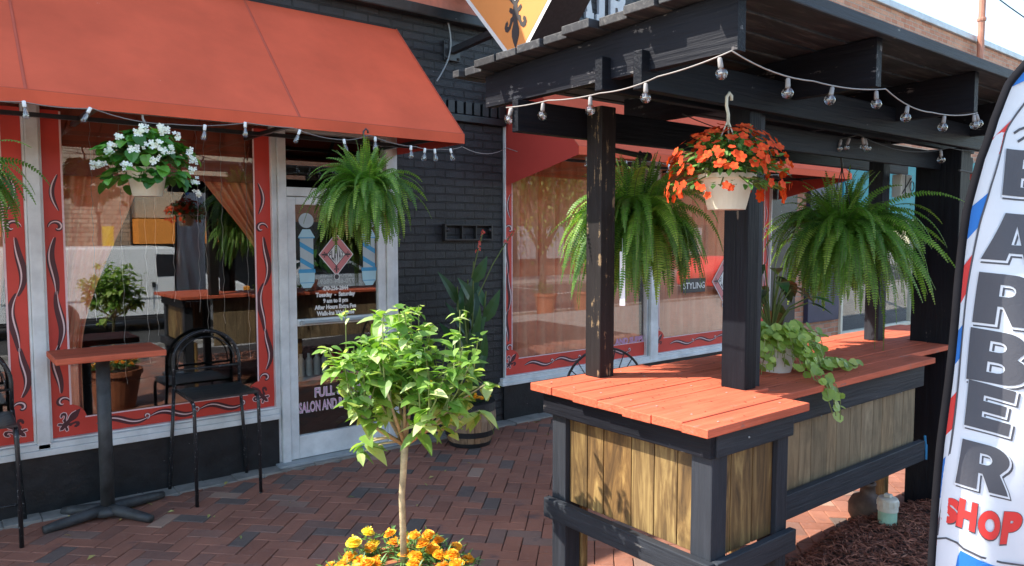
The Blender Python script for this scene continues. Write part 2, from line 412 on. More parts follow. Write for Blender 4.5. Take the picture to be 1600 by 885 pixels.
def text_mesh(txt, size=1.0, offset=0.0, align='CENTER', res=4, spacing=1.0):
    cu = bpy.data.curves.new('t', 'FONT'); cu.body = txt; cu.size = size; cu.align_x = align; cu.resolution_u = res
    cu.offset = offset; cu.space_character = spacing
    ob = bpy.data.objects.new('t', cu)
    me = bpy.data.meshes.new_from_object(ob)
    vs = [(v.co.x, v.co.y) for v in me.vertices]; fs = [list(p.vertices) for p in me.polygons]
    bpy.data.objects.remove(ob); bpy.data.curves.remove(cu); bpy.data.meshes.remove(me)
    return vs, fs
def outline_mesh(loops, offset=0.0):
    """2D filled shape with holes from closed loops"""
    cu = bpy.data.curves.new('c', 'CURVE'); cu.dimensions = '2D'; cu.fill_mode = 'BOTH'; cu.offset = offset
    for L in loops:
        sp = cu.splines.new('POLY'); sp.points.add(len(L) - 1)
        for i, p in enumerate(L): sp.points[i].co = (p[0], p[1], 0, 1)
        sp.use_cyclic_u = True
    ob = bpy.data.objects.new('c', cu)
    me = bpy.data.meshes.new_from_object(ob)
    vs = [(v.co.x, v.co.y) for v in me.vertices]; fs = [list(p.vertices) for p in me.polygons]
    bpy.data.objects.remove(ob); bpy.data.curves.remove(cu); bpy.data.meshes.remove(me)
    return vs, fs
def subdiv2d(vs, fs, maxlen):
    bm = bmesh.new(); bv = [bm.verts.new((x, y, 0)) for x, y in vs]
    for f in fs:
        try: bm.faces.new([bv[i] for i in f])
        except ValueError: pass
    bmesh.ops.triangulate(bm, faces=bm.faces[:])
    for _ in range(5):
        es = [e for e in bm.edges if e.calc_length() > maxlen]
        if not es: break
        bmesh.ops.subdivide_edges(bm, edges=es, cuts=1)
        bmesh.ops.triangulate(bm, faces=bm.faces[:])
    bm.verts.index_update()
    r = [(v.co.x, v.co.y) for v in bm.verts], [[v.index for v in f.verts] for f in bm.faces]
    bm.free(); return r
def decal(mb, vf, fn):
    mb.add([fn(x, y) for x, y in vf[0]], vf[1]); return mb
def ribbon(mb, pts, w, fn):
    """tapered 2D stroke mapped by fn(u,v)"""
    n = len(pts); vs = []
    for i, (x, y) in enumerate(pts):
        a = pts[max(0, i - 1)]; b = pts[min(n - 1, i + 1)]
        dx, dy = b[0] - a[0], b[1] - a[1]; L = math.hypot(dx, dy) or 1
        ww = w(i / (n - 1)) if callable(w) else w
        vs.append(fn(x - dy / L * ww / 2, y + dx / L * ww / 2)); vs.append(fn(x + dy / L * ww / 2, y - dx / L * ww / 2))
    mb.add(vs, [(2*i, 2*i+1, 2*i+3, 2*i+2) for i in range(n - 1)])
def ellipse(cx, cy, rx, ry, n=24, rot=0):
    c, s_ = math.cos(rot), math.sin(rot); o = []
    for k in range(n):
        t = 2 * PI * k / n; x = rx * math.cos(t); y = ry * math.sin(t); o.append((cx + x*c - y*s_, cy + x*s_ + y*c))
    return o
# fleur-de-lis outline, pointing up (+v), size 1
FLEUR_HALF = [(0, 1.0), (.10, .80), (.17, .62), (.17, .45), (.10, .25), (.09, .16), (.16, .24), (.24, .38), (.36, .46), (.47, .42), (.52, .30), (.47, .17), (.38, .12),
              (.34, .20), (.38, .28), (.32, .30), (.26, .20), (.24, .08), (.14, .04), (.14, -.04), (.22, -.06), (.30, -.14), (.26, -.24), (.16, -.20), (.10, -.14), (.10, -.26), (0, -.38)]
FLEUR = FLEUR_HALF + [(-x, y) for x, y in FLEUR_HALF[::-1][1:-1]]
FLEUR = FLEUR[::-1]

# ------------------------------------------------------------------ camera
F = 1155.0
yaw = math.atan(1450 / F); pit = math.atan((442.5 - 366) / F)
fwd = Vector((math.cos(yaw) * math.cos(pit), math.sin(yaw) * math.cos(pit), -math.sin(pit)))
right = Vector((math.sin(yaw), -math.cos(yaw), 0)); up = right.cross(fwd)
cam = bpy.data.cameras.new('camera'); co = bpy.data.objects.new('camera', cam); COL.objects.link(co)
mw = Matrix((right, up, -fwd)).transposed().to_4x4(); mw.translation = Vector((0, 0, 1.7))
co.matrix_world = mw
cam.sensor_width = 36; cam.lens = 36 * F / 1600; cam.clip_end = 500; cam.clip_start = .05
scene.camera = co

# ------------------------------------------------------------------ light
EL = math.radians(49.5); AZ = math.radians(35)
tosun = Vector((-math.cos(AZ) * math.cos(EL), math.sin(AZ) * math.cos(EL), math.sin(EL)))
sl = bpy.data.lights.new('sun', 'SUN'); sl.energy = 2.9; sl.angle = math.radians(.53); sl.color = (1, .93, .82)
so = bpy.data.objects.new('sun', sl); COL.objects.link(so)
so.rotation_euler = tosun.to_track_quat('Z', 'Y').to_euler(); so.location = (-5, 3, 8)
w = bpy.data.worlds.new('World'); scene.world = w; w.use_nodes = True
nt = w.node_tree; bg = nt.nodes['Background']; bg.inputs['Strength'].default_value = .15
sk = nt.nodes.new('ShaderNodeTexSky'); sk.sky_type = 'NISHITA'; sk.sun_disc = False
sk.sun_elevation = EL; sk.sun_rotation = math.radians(-55); sk.air_density = 1.0; sk.dust_density = .6; sk.ozone_density = 1.6
tc = nt.nodes.new('ShaderNodeTexCoord'); mp = nt.nodes.new('ShaderNodeMapping'); mp.inputs['Scale'].default_value = (1.2, 1.2, 4.5)
nt.links.new(tc.outputs['Generated'], mp.inputs[0])
cn = nt.nodes.new('ShaderNodeTexNoise'); cn.inputs['Scale'].default_value = 2.3; cn.inputs['Detail'].default_value = 9; cn.inputs['Roughness'].default_value = .6
cn.inputs['Distortion'].default_value = .6
nt.links.new(mp.outputs[0], cn.inputs['Vector'])
cf = ramp(nt, cn.outputs['Fac'], [(.56, (0, 0, 0)), (.80, (.8, .8, .8))])
nt.links.new(mixc(nt, cf, mixc(nt, 1.0, sk.outputs[0], (1.05, 1.0, .90), 'MULTIPLY'), (4.2, 4.3, 4.45)), bg.inputs['Color'])
scene.view_settings.view_transform = 'Standard'; scene.view_settings.look = 'None'
scene.view_settings.exposure = 1.8; scene.view_settings.gamma = 1
scene.cycles.max_bounces = 8; scene.cycles.transparent_max_bounces = 16; scene.cycles.diffuse_bounces = 4
scene.cycles.glossy_bounces = 4; scene.cycles.caustics_reflective = False; scene.cycles.caustics_refractive = False
scene.cycles.use_denoising = True

# ------------------------------------------------------------------ ground
YW = 5.24
g = MB()  # one sheet to the horizon, dropping to street level behind the camera
xs = [-150, -40, -10, 10, 30, 60, 150]; ys = [(-150, -.62), (-5.2, -.62), (-5.0, -.5), (-3.0, -.34), (-1.6, -.02), (30, -.02), (150, -.02)]
vs = [(x, y, z - .01) for (y, z) in ys for x in xs]; nX = len(xs)
g.add(vs, [(j*nX+i, j*nX+i+1, (j+1)*nX+i+1, (j+1)*nX+i) for j in range(len(ys)-1) for i in range(nX-1)])
g.build('ground', M['concrete'], kind='structure')
rd = MB(); rd.add([(-120, -15, -.62), (120, -15, -.62), (120, -5.6, -.62), (-120, -5.6, -.62)], [(0, 1, 2, 3)])
rd.build('road', M['asphalt'], kind='structure')
ln = MB()
for x in range(-30, 60, 4): ln.add([(x, -10.9, -.612), (x+2, -10.9, -.612), (x+2, -10.76, -.612), (x, -10.76, -.612)], [(0,1,2,3)])
for x in range(-30, 80, 5):
    ln.add([(x, -14.9, -.612), (x+.12, -14.9, -.612), (x+.12, -12.6, -.612), (x, -12.6, -.612)], [(0,1,2,3)])
for k in range(8): ln.add([(9.0, -6.2 - k*1.1, -.612), (12.6, -6.2 - k*1.1, -.612), (12.6, -6.75 - k*1.1, -.612), (9.0, -6.75 - k*1.1, -.612)], [(3,2,1,0)])
ln.add([(-30, -5.95, -.612), (80, -5.95, -.612), (80, -5.8, -.612), (-30, -5.8, -.612)], [(0,1,2,3)])
ln.build('road_markings', M['line'], kind='structure')
kb = MB(); kb.cbox(-60, 90, -5.6, -5.42, -.7, -.49, .02); kb.cbox(-60, 90, -15.2, -15.0, -.7, -.49, .02)
kb.build('kerb', M['concrete'], kind='structure')
pv2 = MB(); pv2.box(-60, 90, -19.0, -15.2, -.7, -.5); pv2.build('pavement_opposite', M['concrete'], kind='structure')

def in_bed(x, y): return x > 2.66 and y < 2.0 + .12 * math.sin(x * 3)
pb = MB(); Wd = .1; ca = math.cos(PI / 4)
sand = MB(); sand.add([(-1.6, -.6, -.012), (9.5, -.6, -.012), (9.5, YW, -.012), (-1.6, YW, -.012)], [(0,1,2,3)])
for n in range(-140, 140):
    for mrow in range(-45, 45):
        for (bx, by, lw, lh) in ((n, n, 2, 1), (n + 2, n - 1, 1, 2)):
            bx0 = bx + 4 * mrow
            cx = (bx0 + lw / 2) * Wd; cy = (by + lh / 2) * Wd
            X = (cx - cy) * ca + 3.0; Y = (cx + cy) * ca + 2.0
            if not (-1.5 < X < 9.4 and -.5 < Y < YW - .16): continue
            if in_bed(X, Y) and X > 2.74 and Y < 1.93: continue
            hx = lw * Wd / 2 - .0016 - U(0, .0012); hy = lh * Wd / 2 - .0016 - U(0, .0012)
            rr = U(-.012, .012); z = U(-.0025, .0015); tx, ty = U(-.012, .012), U(-.012, .012); i_ = .0035
            c_, s_ = math.cos(PI / 4 + rr), math.sin(PI / 4 + rr)
            vs = []
            for (ex, ey, ez) in ((hx, hy, -.03), (hx, hy, -.0035), (hx - i_, hy - i_, 0)):
                for (sx, sy) in ((-1, -1), (1, -1), (1, 1), (-1, 1)):
                    px_, py_ = sx * ex, sy * ey
                    vs.append((X + px_ * c_ - py_ * s_, Y + px_ * s_ + py_ * c_, z + ez + px_ * tx + py_ * ty))
            fs = [(8, 9, 10, 11)]
            for l in (0, 4):
                for k in range(4):
                    k2 = (k + 1) % 4; fs.append((l+k, l+k2, l+4+k2, l+4+k))
            pb.add(vs, fs)
pb.build('brick_pavement', M['paver'], kind='structure')
sand.build('joint_sand', M['sand'], kind='structure')
ed = MB()
n = 60
for i in range(n):
    x0 = -1.6 + i * .19; 
    ed.cbox(x0, x0 + .188, YW - .155 - U(0, .012), YW + .02, -.02, .012 + U(-.003, .004), .004)
ed.build('concrete_footing_strip', M['concrete'], kind='structure')

# mulch bed
mb = MB(); nx, ny = 60, 50; x0, x1, y0, y1 = 2.6, 7.2, -.6, 2.12
def mh(x, y):
    e = min(1, max(0, (2.08 + .05 * math.sin(x * 5) - y) / .14)) * min(1, max(0, (x - 2.60) / .1))
    return e * (.05 + .03 * noise.noise(Vector((x * 2, y * 2, 0))) + .012 * noise.noise(Vector((x * 14, y * 14, 3)))) - .02 * (1 - e)
vs = [(x0 + (x1 - x0) * i / nx, y0 + (y1 - y0) * j / ny, 0) for j in range(ny + 1) for i in range(nx + 1)]
vs = [(x, y, mh(x, y)) for x, y, z in vs]
mb.add(vs, [(j*(nx+1)+i, j*(nx+1)+i+1, (j+1)*(nx+1)+i+1, (j+1)*(nx+1)+i) for j in range(ny) for i in range(nx)])
mb.build('soil_bed', M['soil'], kind='structure')
mc = MB()
for k in range(26000):
    x = U(2.68, 6.2); y = U(.2, 2.06)
    if k > 15000: x = U(2.7, 4.8); y = U(.9, 2.04)
    z = mh(x, y) + U(0, .016)
    a = U(0, 2 * PI); L = U(.008, .038) * (.6 + R()); wd = U(.0015, .005); t = U(-.35, .35)
    d = Vector((math.cos(a), math.sin(a), t)) * L; s_ = Vector((-math.sin(a), math.cos(a), U(-.8, .8))) * wd
    c = Vector((x, y, z + .004)); bnd = Vector((0, 0, U(-.004, .008)))
    mc.add([c - d - s_ * .4, c - d + s_ * .4, c + s_ + bnd, c + d + s_ * .3, c + d - s_ * .3, c - s_ + bnd], [(0, 5, 2, 1), (5, 4, 3, 2)])
mc.build('wood_mulch', M['mulch'], kind='stuff')
# fallen leaves
fl = MB()
for (x, y) in [(1.12, 4.75), (.95, 4.98), (1.05, 4.97), (.7, 4.98), (1.3, 4.5), (1.28, 4.53), (1.02, 5.02), (.62, 5.05), (1.15, 5.08), (2.35, 3.9), (2.6, 4.2), (1.75, 4.45), (2.1, 4.3), (3.1, 4.4), (4.25, 5.0), (4.3, 5.02), (.85, 4.8), (1.55, 5.07)] + [(U(.5, 5), U(3, 5.05)) for _ in range(14)]:
    a = U(0, 6.28); L = U(.012, .03); c = Vector((x, y, .008)); d = Vector((math.cos(a), math.sin(a), .1)) * L; s_ = Vector((-d.y, d.x, L * .35)) * .4
    fl.add([c - d, c - s_ * .8 + Vector((0, 0, .004)), c + d, c + s_ + Vector((0, 0, .006))], [(0, 1, 2), (0, 2, 3)])
fl.build('fallen_leaves', M['dry_leaf'], kind='stuff')

# ------------------------------------------------------------------ shop building
shop = thing('shop_building', 'black painted brick shop with red bordered windows and a white framed glass door', 'building', (3, YW, 0))
b = MB(); b.box(-2.6, 1.98, 5.215, 5.44, -.02, .36); b.box(4.07, 8.9, 5.225, 5.44, -.02, .33)
b.build('base_wall', M['black_wall'], shop)
b = MB(); b.box(2.99, 4.07, 5.24, 5.44, -.02, 2.48); b.box(-2.6, 4.07, 5.24, 5.44, 2.48, 5.1); b.box(4.07, 8.9, 5.24, 5.44, 2.75, 5.1)
b.build('wall', M['black_brick'], shop)
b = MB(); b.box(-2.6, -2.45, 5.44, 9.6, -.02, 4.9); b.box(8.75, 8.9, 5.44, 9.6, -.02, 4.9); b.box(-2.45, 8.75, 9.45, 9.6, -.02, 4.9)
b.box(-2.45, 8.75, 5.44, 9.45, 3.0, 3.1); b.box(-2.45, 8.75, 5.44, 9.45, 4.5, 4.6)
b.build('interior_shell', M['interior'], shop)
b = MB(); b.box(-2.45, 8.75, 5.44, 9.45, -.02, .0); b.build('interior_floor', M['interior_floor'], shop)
b = MB(); b.cbox(-2.6, 8.9, 5.14, 5.238, 3.44, 3.53, .012); b.cbox(-2.6, 8.9, 5.17, 5.238, 3.70, 3.745, .01)
b.build('ledge', M['black_wall'], shop)
b = MB(); b.cbox(-2.6, 8.9, 5.19, 5.238, 3.532, 3.698, .006); b.build('parapet_band', M['salmon_band'], shop)
b = MB()
for i in range(20):
    x = 3.02 + i * .088
    if x < 4.04: b.cbox(x, x + .066, 5.19 + U(-.003, .003), 5.239, 2.71, 2.815, .003)
b.cbox(3.0, 4.07, 5.185, 5.239, 2.645, 2.705, .005); b.build('corbel', M['black_wall'], shop)
b = MB(); b.cbox(-2.6, 8.9, 5.18, 5.5, 5.1, 5.18, .01); b.build('coping', M['coping'], shop)

def frame_rect(mb, x0, x1, z0, z1, t, y0, y1, c=.004):
    mb.cbox(x0, x0 + t, y0, y1, z0, z1, c); mb.cbox(x1 - t, x1, y0, y1, z0, z1, c)
    mb.cbox(x0 + t + .001, x1 - t - .001, y0 + .001, y1, z1 - t, z1, c); mb.cbox(x0 + t + .001, x1 - t - .001, y0 + .001, y1, z0, z0 + t, c)
GP = lambda y: (lambda u, v: (u, y, v))
def scroll_pts(x0, z0, z1, amp, turns, n=60, ph=0):
    return [(x0 + amp * math.sin(ph + turns * 2 * PI * i / n) , z0 + (z1 - z0) * i / n) for i in range(n + 1)]
def curl(cx, cz, r0, r1, a0, a1, n=18):
    return [(cx + (r0 + (r1 - r0) * i / n) * math.cos(a0 + (a1 - a0) * i / n), cz + (r0 + (r1 - r0) * i / n) * math.sin(a0 + (a1 - a0) * i / n)) for i in range(n + 1)]
tw = lambda wd: (lambda t: wd * (.15 + math.sin(PI * min(1, max(0, t))) ** .7))

def window(x0, x1, z0, z1, left_b=.095, right_b=.10, bot_b=.10, panes=None, nm='window', swirl=True, st=(0, 0)):
    f = MB()
    frame_rect(f, x0, x1, z0, z1, .012, 5.215, 5.27, .002)
    win = f.build(nm, M['white_metal'], shop)
    p = MB(); p.box(x0 + .01, x1 - .01, 5.2515, 5.2575, z0 + .01, z1 - .01); p.build('pane', M['window_glass'], win)
    ix0, ix1, iz0 = x0 + .013, x1 - .013, z0 + .013
    r = MB(); P = GP(5.25)
    def q(a, b_, c, d): r.add([P(a, c), P(b_, c), P(b_, d), P(a, d)], [(0,1,2,3)])
    if left_b: q(ix0, ix0 + left_b, iz0 + bot_b + .001, z1 - .036)
    if right_b: q(ix1 - right_b, ix1, iz0 + bot_b + .001, z1 - .036)
    q(ix0, ix1, iz0, iz0 + bot_b)
    r2 = MB(); P2 = GP(5.2495)
    for cx, bb in ((ix0 + left_b * .85, left_b), (ix1 - right_b * .85, right_b)):
        if bb and swirl: decal(r2, outline_mesh([ellipse(cx, iz0 + bot_b * .9, .105, .105)]), P2)
    r.v += r2.v; r.f += [[i + len(r.v) - len(r2.v) for i in f_] for f_ in r2.f]; r.m += r2.m
    r.build('painted_border', M['red_paint'], win)
    d = MB(); k = MB(); PD = GP(5.2485); PK = GP(5.2475)
    def stroke(pts, wd, off):
        ribbon(d, pts, tw(wd * 1.8), PD)
        ribbon(k, [(x + off, z + .002) for x, z in pts], tw(.0075), PK)
    for sx, xc, bb in ((1, ix0 + left_b * .52, left_b), (-1, ix1 - right_b * .52, right_b)):
        if not bb: continue
        zz = [(.72, 1.02), (1.0, 1.35), (1.33, 1.68)]
        for j, (a, b_) in enumerate(zz):
            s_ = (1 if j % 2 else -1)
            stroke([(xc + s_ * .024 * math.sin(PI * i / 30) * sx - .006 * s_ + .01 * math.sin(2 * PI * i / 30), a + (b_ - a) * i / 30) for i in range(31)], .022, .009 * s_)
        stroke(curl(xc + .012 * sx, 1.74, .045, .008, PI if sx > 0 else 0, (PI - 5.2) if sx > 0 else 5.2), .014, .004)
        stroke([(xc + sx * (.03 - .035 * math.sin(PI * i / 16)), 1.84 + .22 * i / 16) for i in range(17)], .014, -.005 * sx)
        stroke(curl(xc + .008 * sx, .66, .040, .006, 0 if sx > 0 else PI, 5.0 if sx > 0 else PI - 5.0), .014, .004)
        if swirl:
            fx = ix0 + left_b * .85 if sx > 0 else ix1 - right_b * .85
            sc = .125
            c_, s__ = math.cos(-sx * .75), math.sin(-sx * .75)
            pts = [(fx - sx * .014 + (u * c_ - v * s__) * sc, iz0 + bot_b * .8 - .01 + (u * s__ + v * c_) * sc) for u, v in FLEUR]
            decal(d, outline_mesh([pts]), GP(5.2490))
            ribbon(k, pts[:len(pts) * 2 // 3], .0045, GP(5.2478))
    L = x1 - x0
    nn = max(2, int(L / .45))
    for j in range(nn):
        a = ix0 + .24 + j * (L - .48) / nn; b_ = a + (L - .48) / nn
        stroke([(a + (b_ - a) * i / 24, iz0 + bot_b * .5 + .022 * math.sin(2 * PI * i / 24)) for i in range(25)], .020, .0)
        stroke(curl(b_ - .02, iz0 + bot_b * .55, .022, .005, -PI / 2, 4), .009, .001)
    d.build('scrollwork', M['dark_red'], win); k.build('scroll_highlight', M['pink_paint'], win)
    s_ = MB(); PS = GP(5.2483)
    def line(a, b_, c, dd): s_.add([PS(a, c), PS(b_, c), PS(b_, dd), PS(a, dd)], [(0,1,2,3)])
    if left_b: line(ix0 + left_b - .002, ix0 + left_b + .009, iz0 + bot_b + .09, z1 - .04)
    if right_b: line(ix1 - right_b - .009, ix1 - right_b + .002, iz0 + bot_b + .09, z1 - .04)
    line(ix0 + left_b + .08 * (left_b > 0), ix1 - right_b - .08 * (right_b > 0), iz0 + bot_b - .001, iz0 + bot_b + .008)
    s_.build('pin_stripe', M['pink_paint'], win)
    return win
WL2 = window(-2.4, .491, .435, 2.48)
WL = window(.563, 1.976, .435, 2.48, .10, .11, .105)
WR1 = window(4.075, 5.998, .40, 2.75, .09, 0, .14, swirl=True)
WR2 = window(6.155, 8.3, .40, 2.75, .05, .1, .15)
b = MB(); b.cbox(.492, .562, 5.19, 5.28, .40, 2.48, .006); b.build('mullion', M['white_metal'], shop)
b = MB(); b.cbox(6.02, 6.14, 5.185, 5.28, .34, 2.75, .006); b.build('mullion', M['white_metal'], shop)
b = MB(); b.cbox(-2.5, 1.978, 5.175, 5.30, .362, .40, .004); b.cbox(-2.5, 1.978, 5.19, 5.3, .4005, .434, .004)
b.cbox(4.02, 8.4, 5.18, 5.30, .332, .362, .004); b.cbox(4.035, 8.4, 5.195, 5.30, .3625, .399, .004)
b.build('window_sill', M['white_metal'], shop)
b = MB(); b.box(8.32, 8.9, 5.23, 5.4, .33, 2.75); b.build('end_panel', M['black_wall'], shop)
# lettering and logo on the right hand windows
def place_text(mb, txt, size, cx, cz, y, off=0.0, sx=1.0, res=3, spacing=1.0, mirror=False):
    vs, fs = text_mesh(txt, size, off, 'CENTER', res, spacing)
    m = -1 if mirror else 1
    mb.add([(cx + m * x * sx, y, cz + z) for x, z in vs], fs)
def diamond_logo(parent, cx, cz, s, y, face, plane='XZ', x0=0, inner=M['white_paint'], border=M['white_paint'], ink=M['charcoal'], txt='FLAVAZ', k=0.0012, ring=True, trademark=True):
    """s = half diagonal; the face looks to -Y (XZ) or to -X (YZ; u runs along -Y)"""
    if plane == 'XZ': fn = lambda l: (lambda u, v: (cx + u * .86, y - l * k, cz + v))
    else: fn = lambda l: (lambda u, v: (x0 - l * k, cx - u, cz + v))
    dia = lambda h: [(0, -h), (h, 0), (0, h), (-h, 0)]
    m = MB(); decal(m, outline_mesh([dia(s)]), fn(0)); m.build('logo_border', border, parent)
    m = MB(); decal(m, outline_mesh([dia(s * .95)]), fn(1)); m.build('logo_face', face, parent)
    m = MB(); decal(m, outline_mesh([dia(s * .55)]), fn(2))
    for a in range(4):
        c_, s_ = math.cos(a * PI / 2 + PI), math.sin(a * PI / 2 + PI); sc = s * .26
        pts = [((u * c_ - (v + 2.30) * s_) * sc, (u * s_ + (v + 2.30) * c_) * sc) for u, v in FLEUR]
        decal(m, outline_mesh([pts]), fn(3 + a * .5))
    m.build('logo_emblem', ink, parent)
    m = MB(); decal(m, outline_mesh([dia(s * .50)]), fn(5)); m.build('logo_panel', inner, parent)
    m = MB(); n = len(txt)
    wds = []
    for i, ch in enumerate(txt):
        vs, fs = text_mesh(ch, 1.0, .035, 'LEFT', 3)
        xm, xM = min(p[0] for p in vs), max(p[0] for p in vs); zm, zM = min(p[1] for p in vs), max(p[1] for p in vs)
        cw = 2 * s * .42 / n; cx0 = -s * .42 + i * cw
        vs2 = []
        vv, ff = subdiv2d(vs, fs, .12)
        for (x, z) in vv:
            u = cx0 + (x - xm) / (xM - xm) * cw * .88
            hh = max(.03 * s, (s * .46 - abs(u)) * .95)
            vs2.append((u, ((z - zm) / (zM - zm) * 2 - 1) * hh))
        decal(m, (vs2, ff), fn(7))
    m.build('logo_lettering', ink, parent)
    if ring:
        m = MB(); decal(m, outline_mesh([ellipse(0, -s * 1.03, s * .16, s * .15)]), fn(8)); m.build('logo_badge_rim', border, parent)
        m = MB(); decal(m, outline_mesh([ellipse(0, -s * 1.03, s * .13, s * .12)]), fn(9)); m.build('logo_badge', ink, parent)
m = MB(); place_text(m, 'HAIR AND SUPPLY', .085, 5.68, .56, 5.2475, .004); m.build('lettering', M['purple_paint'], WR1)
m = MB(); P = GP(5.2485); m.add([P(6.62, 1.04), P(7.02, 1.04), P(7.02, 1.20), P(6.62, 1.20)], [(0,1,2,3)]); m.build('name_strip', M['charcoal'], WR2)
m = MB(); place_text(m, 'STYLING', .1, 6.82, 1.085, 5.2475, .001); m.build('lettering', M['white_paint'], WR2)
diamond_logo(WR2, 7.38, 1.15, .27, 5.2488, M['rose_paint'], k=.0003)

# door
door = MB()
door.cbox(2.07, 2.135, 5.215, 5.26, .03, 1.97, .004); door.cbox(2.805, 2.875, 5.215, 5.26, .03, 1.97, .004)
door.cbox(2.136, 2.804, 5.216, 5.26, 1.915, 1.97, .004); door.cbox(2.136, 2.804, 5.216, 5.26, 1.02, 1.07, .004); door.cbox(2.136, 2.804, 5.216, 5.26, .03, .20, .004)
door = door.build('door', M['white_metal'], shop)
m = MB(); m.box(2.13, 2.81, 5.236, 5.241, 1.065, 1.92); m.box(2.13, 2.81, 5.236, 5.241, .195, 1.025); m.build('pane', M['window_glass'], door)
df = MB(); df.cbox(2.005, 2.066, 5.20, 5.30, 0, 2.47, .004); df.cbox(1.978, 2.003, 5.225, 5.3, 0, 2.47, .003); df.cbox(2.879, 2.935, 5.20, 5.30, 0, 2.47, .004); df.cbox(2.938, 2.99, 5.225, 5.3, 0, 2.47, .004)
df.cbox(2.067, 2.878, 5.202, 5.30, 1.975, 2.04, .004); df.cbox(2.067, 2.878, 5.202, 5.3, 2.44, 2.47, .004)
df.build('door_frame', M['white_metal'], shop)
m = MB(); m.cbox(1.95, 3.02, 5.12, 5.3, .0, .026, .006); m.build('threshold', M['grey_metal'], shop)
m = MB(); m.box(2.067, 2.878, 5.236, 5.241, 2.04, 2.44); m.build('transom_pane', M['window_glass'], shop)
m = MB(); m.tube([(2.16, 5.19, 1.045), (2.78, 5.19, 1.045)], .012); m.cbox(2.15, 2.18, 5.18, 5.216, 1.03, 1.06, .004); m.cbox(2.76, 2.79, 5.18, 5.216, 1.03, 1.06, .004)
m.build('push_bar', M['grey_metal'], door)
def pole_decal(cx):
    zt = 1.76; Y0 = 5.2355
    fn = lambda l: GP(Y0 - l * .0006)
    base = MB(); decal(base, outline_mesh([ellipse(cx, 1.80, .058, .055)]), fn(1)); base.build('barber_pole_ball', M['ice_grey'], door); base = MB()
    def tr(l, z0, w0, z1, w1, mb): decal(mb, outline_mesh([[(cx - w0, z0), (cx + w0, z0), (cx + w1, z1), (cx - w1, z1)]]), fn(l))
    tr(1, 1.675, .066, 1.735, .030, base); tr(1, 1.385, .060, 1.435, .062, base); tr(1, 1.30, .030, 1.34, .056, base); tr(1, 1.34, .056, 1.385, .060, base)
    p_ = base.build('barber_pole_decal', M['sky_blue'], door)
    c = MB(); tr(2, 1.44, .052, 1.672, .052, c)
    for o in (c.build('barber_pole_shaft', M['ice_grey'], door),): pass
    s_ = MB()
    for z in (1.585, 1.470):
        s1 = MB(); decal(s1, outline_mesh([[(cx - .052, z + .060), (cx - .052, z + .022), (cx + .052, z - .038), (cx + .052, z)]]), fn(3)); s1.build('barber_pole_stripe', M['blue_vinyl'], door)
    tr(3, 1.412, .066, 1.440, .064, s_); tr(3, 1.668, .062, 1.676, .062, s_); tr(3, 1.336, .052, 1.341, .054, s_)
    s_.build('barber_pole_band', M['blue_vinyl'], door)
pole_decal(2.225); pole_decal(2.735)
diamond_logo(door, 2.46, 1.545, .165, 5.2355, M['rose_paint'], k=.0004)
m = MB()
for i, (t, sz) in enumerate((('470-256-2844', .043), ('Tuesday  -  Saturday', .045), ('9 am to 8 pm', .043), ('After Hours Extra Fee', .043), ('Walk-Ins Welcome', .045))):
    place_text(m, t, sz, 2.45, 1.275 - i * .047, 5.2352, .0022, .86)
m.build('opening_hours_lettering', M['white_paint'], door)
m = MB()
place_text(m, 'APPOINTMENTS', .035, 2.46, 1.375, 5.2425, .001, mirror=True); place_text(m, '770-684-0869', .05, 2.47, 1.325, 5.2425, .001, mirror=True)
m.build('reversed_lettering', M['grey_paint'], door)
m = MB(); k = MB()
for (t, xa, xb, z, h) in (('FULL SERVICE', 2.27, 2.72, .470, .072), ('SALON AND BARBER SHOP', 2.145, 2.795, .365, .078)):
    for mb_, off_, yy, gr in ((k, .045, 5.2350, 1.02), (m, .012, 5.2344, 1.0)):
        vs, fs = text_mesh(t, 1.0, off_, 'LEFT', 3)
        x0_, x1_ = min(p[0] for p in vs), max(p[0] for p in vs); z0_, z1_ = min(p[1] for p in vs), max(p[1] for p in vs)
        mg = (gr - 1) * .16
        mb_.add([(xa - mg + (x - x0_) / (x1_ - x0_) * (xb - xa + 2 * mg), yy, z - mg + (q - z0_) / (z1_ - z0_) * (h + 2 * mg)) for x, q in vs], fs)
k.build('service_lettering_edge', M['white_paint'], door); m.build('service_lettering', M['purple_paint'], door)

# block letters of the wall sign
SL = {
 'H': [[(0,0),(.42,0),(.42,.14),(.34,.14),(.34,.42),(.62,.42),(.62,.14),(.54,.14),(.54,0),(.96,0),(.96,.14),(.88,.14),(.88,.86),(.96,.86),(.96,1),(.54,1),(.54,.86),(.62,.86),(.62,.58),(.34,.58),(.34,.86),(.42,.86),(.42,1),(0,1),(0,.86),(.08,.86),(.08,.14),(0,.14)]],
 'A': [[(0,0),(.38,0),(.38,.14),(.32,.14),(.35,.26),(.65,.26),(.68,.14),(.62,.14),(.62,0),(1,0),(1,.14),(.93,.14),(.68,1),(.32,1),(.07,.14),(0,.14)], [(.40,.42),(.60,.42),(.5,.78)]],
 'I': [[(0,0),(.46,0),(.46,.14),(.36,.14),(.36,.86),(.46,.86),(.46,1),(0,1),(0,.86),(.10,.86),(.10,.14),(0,.14)]],
 'R': [[(0,0),(.42,0),(.42,.14),(.34,.14),(.34,.40),(.46,.40),(.58,.14),(.60,0),(.96,0),(.96,.14),(.88,.14),(.76,.42),(.88,.56),(.90,.74),(.84,.90),(.70,1),(0,1),(0,.86),(.08,.86),(.08,.14),(0,.14)], [(.34,.56),(.34,.84),(.54,.84),(.62,.78),(.62,.62),(.54,.56)]]}
LX = {'H': (4.58, .26), 'A': (4.885, .27), 'I': (5.195, .14), 'R': (5.365, .26)}
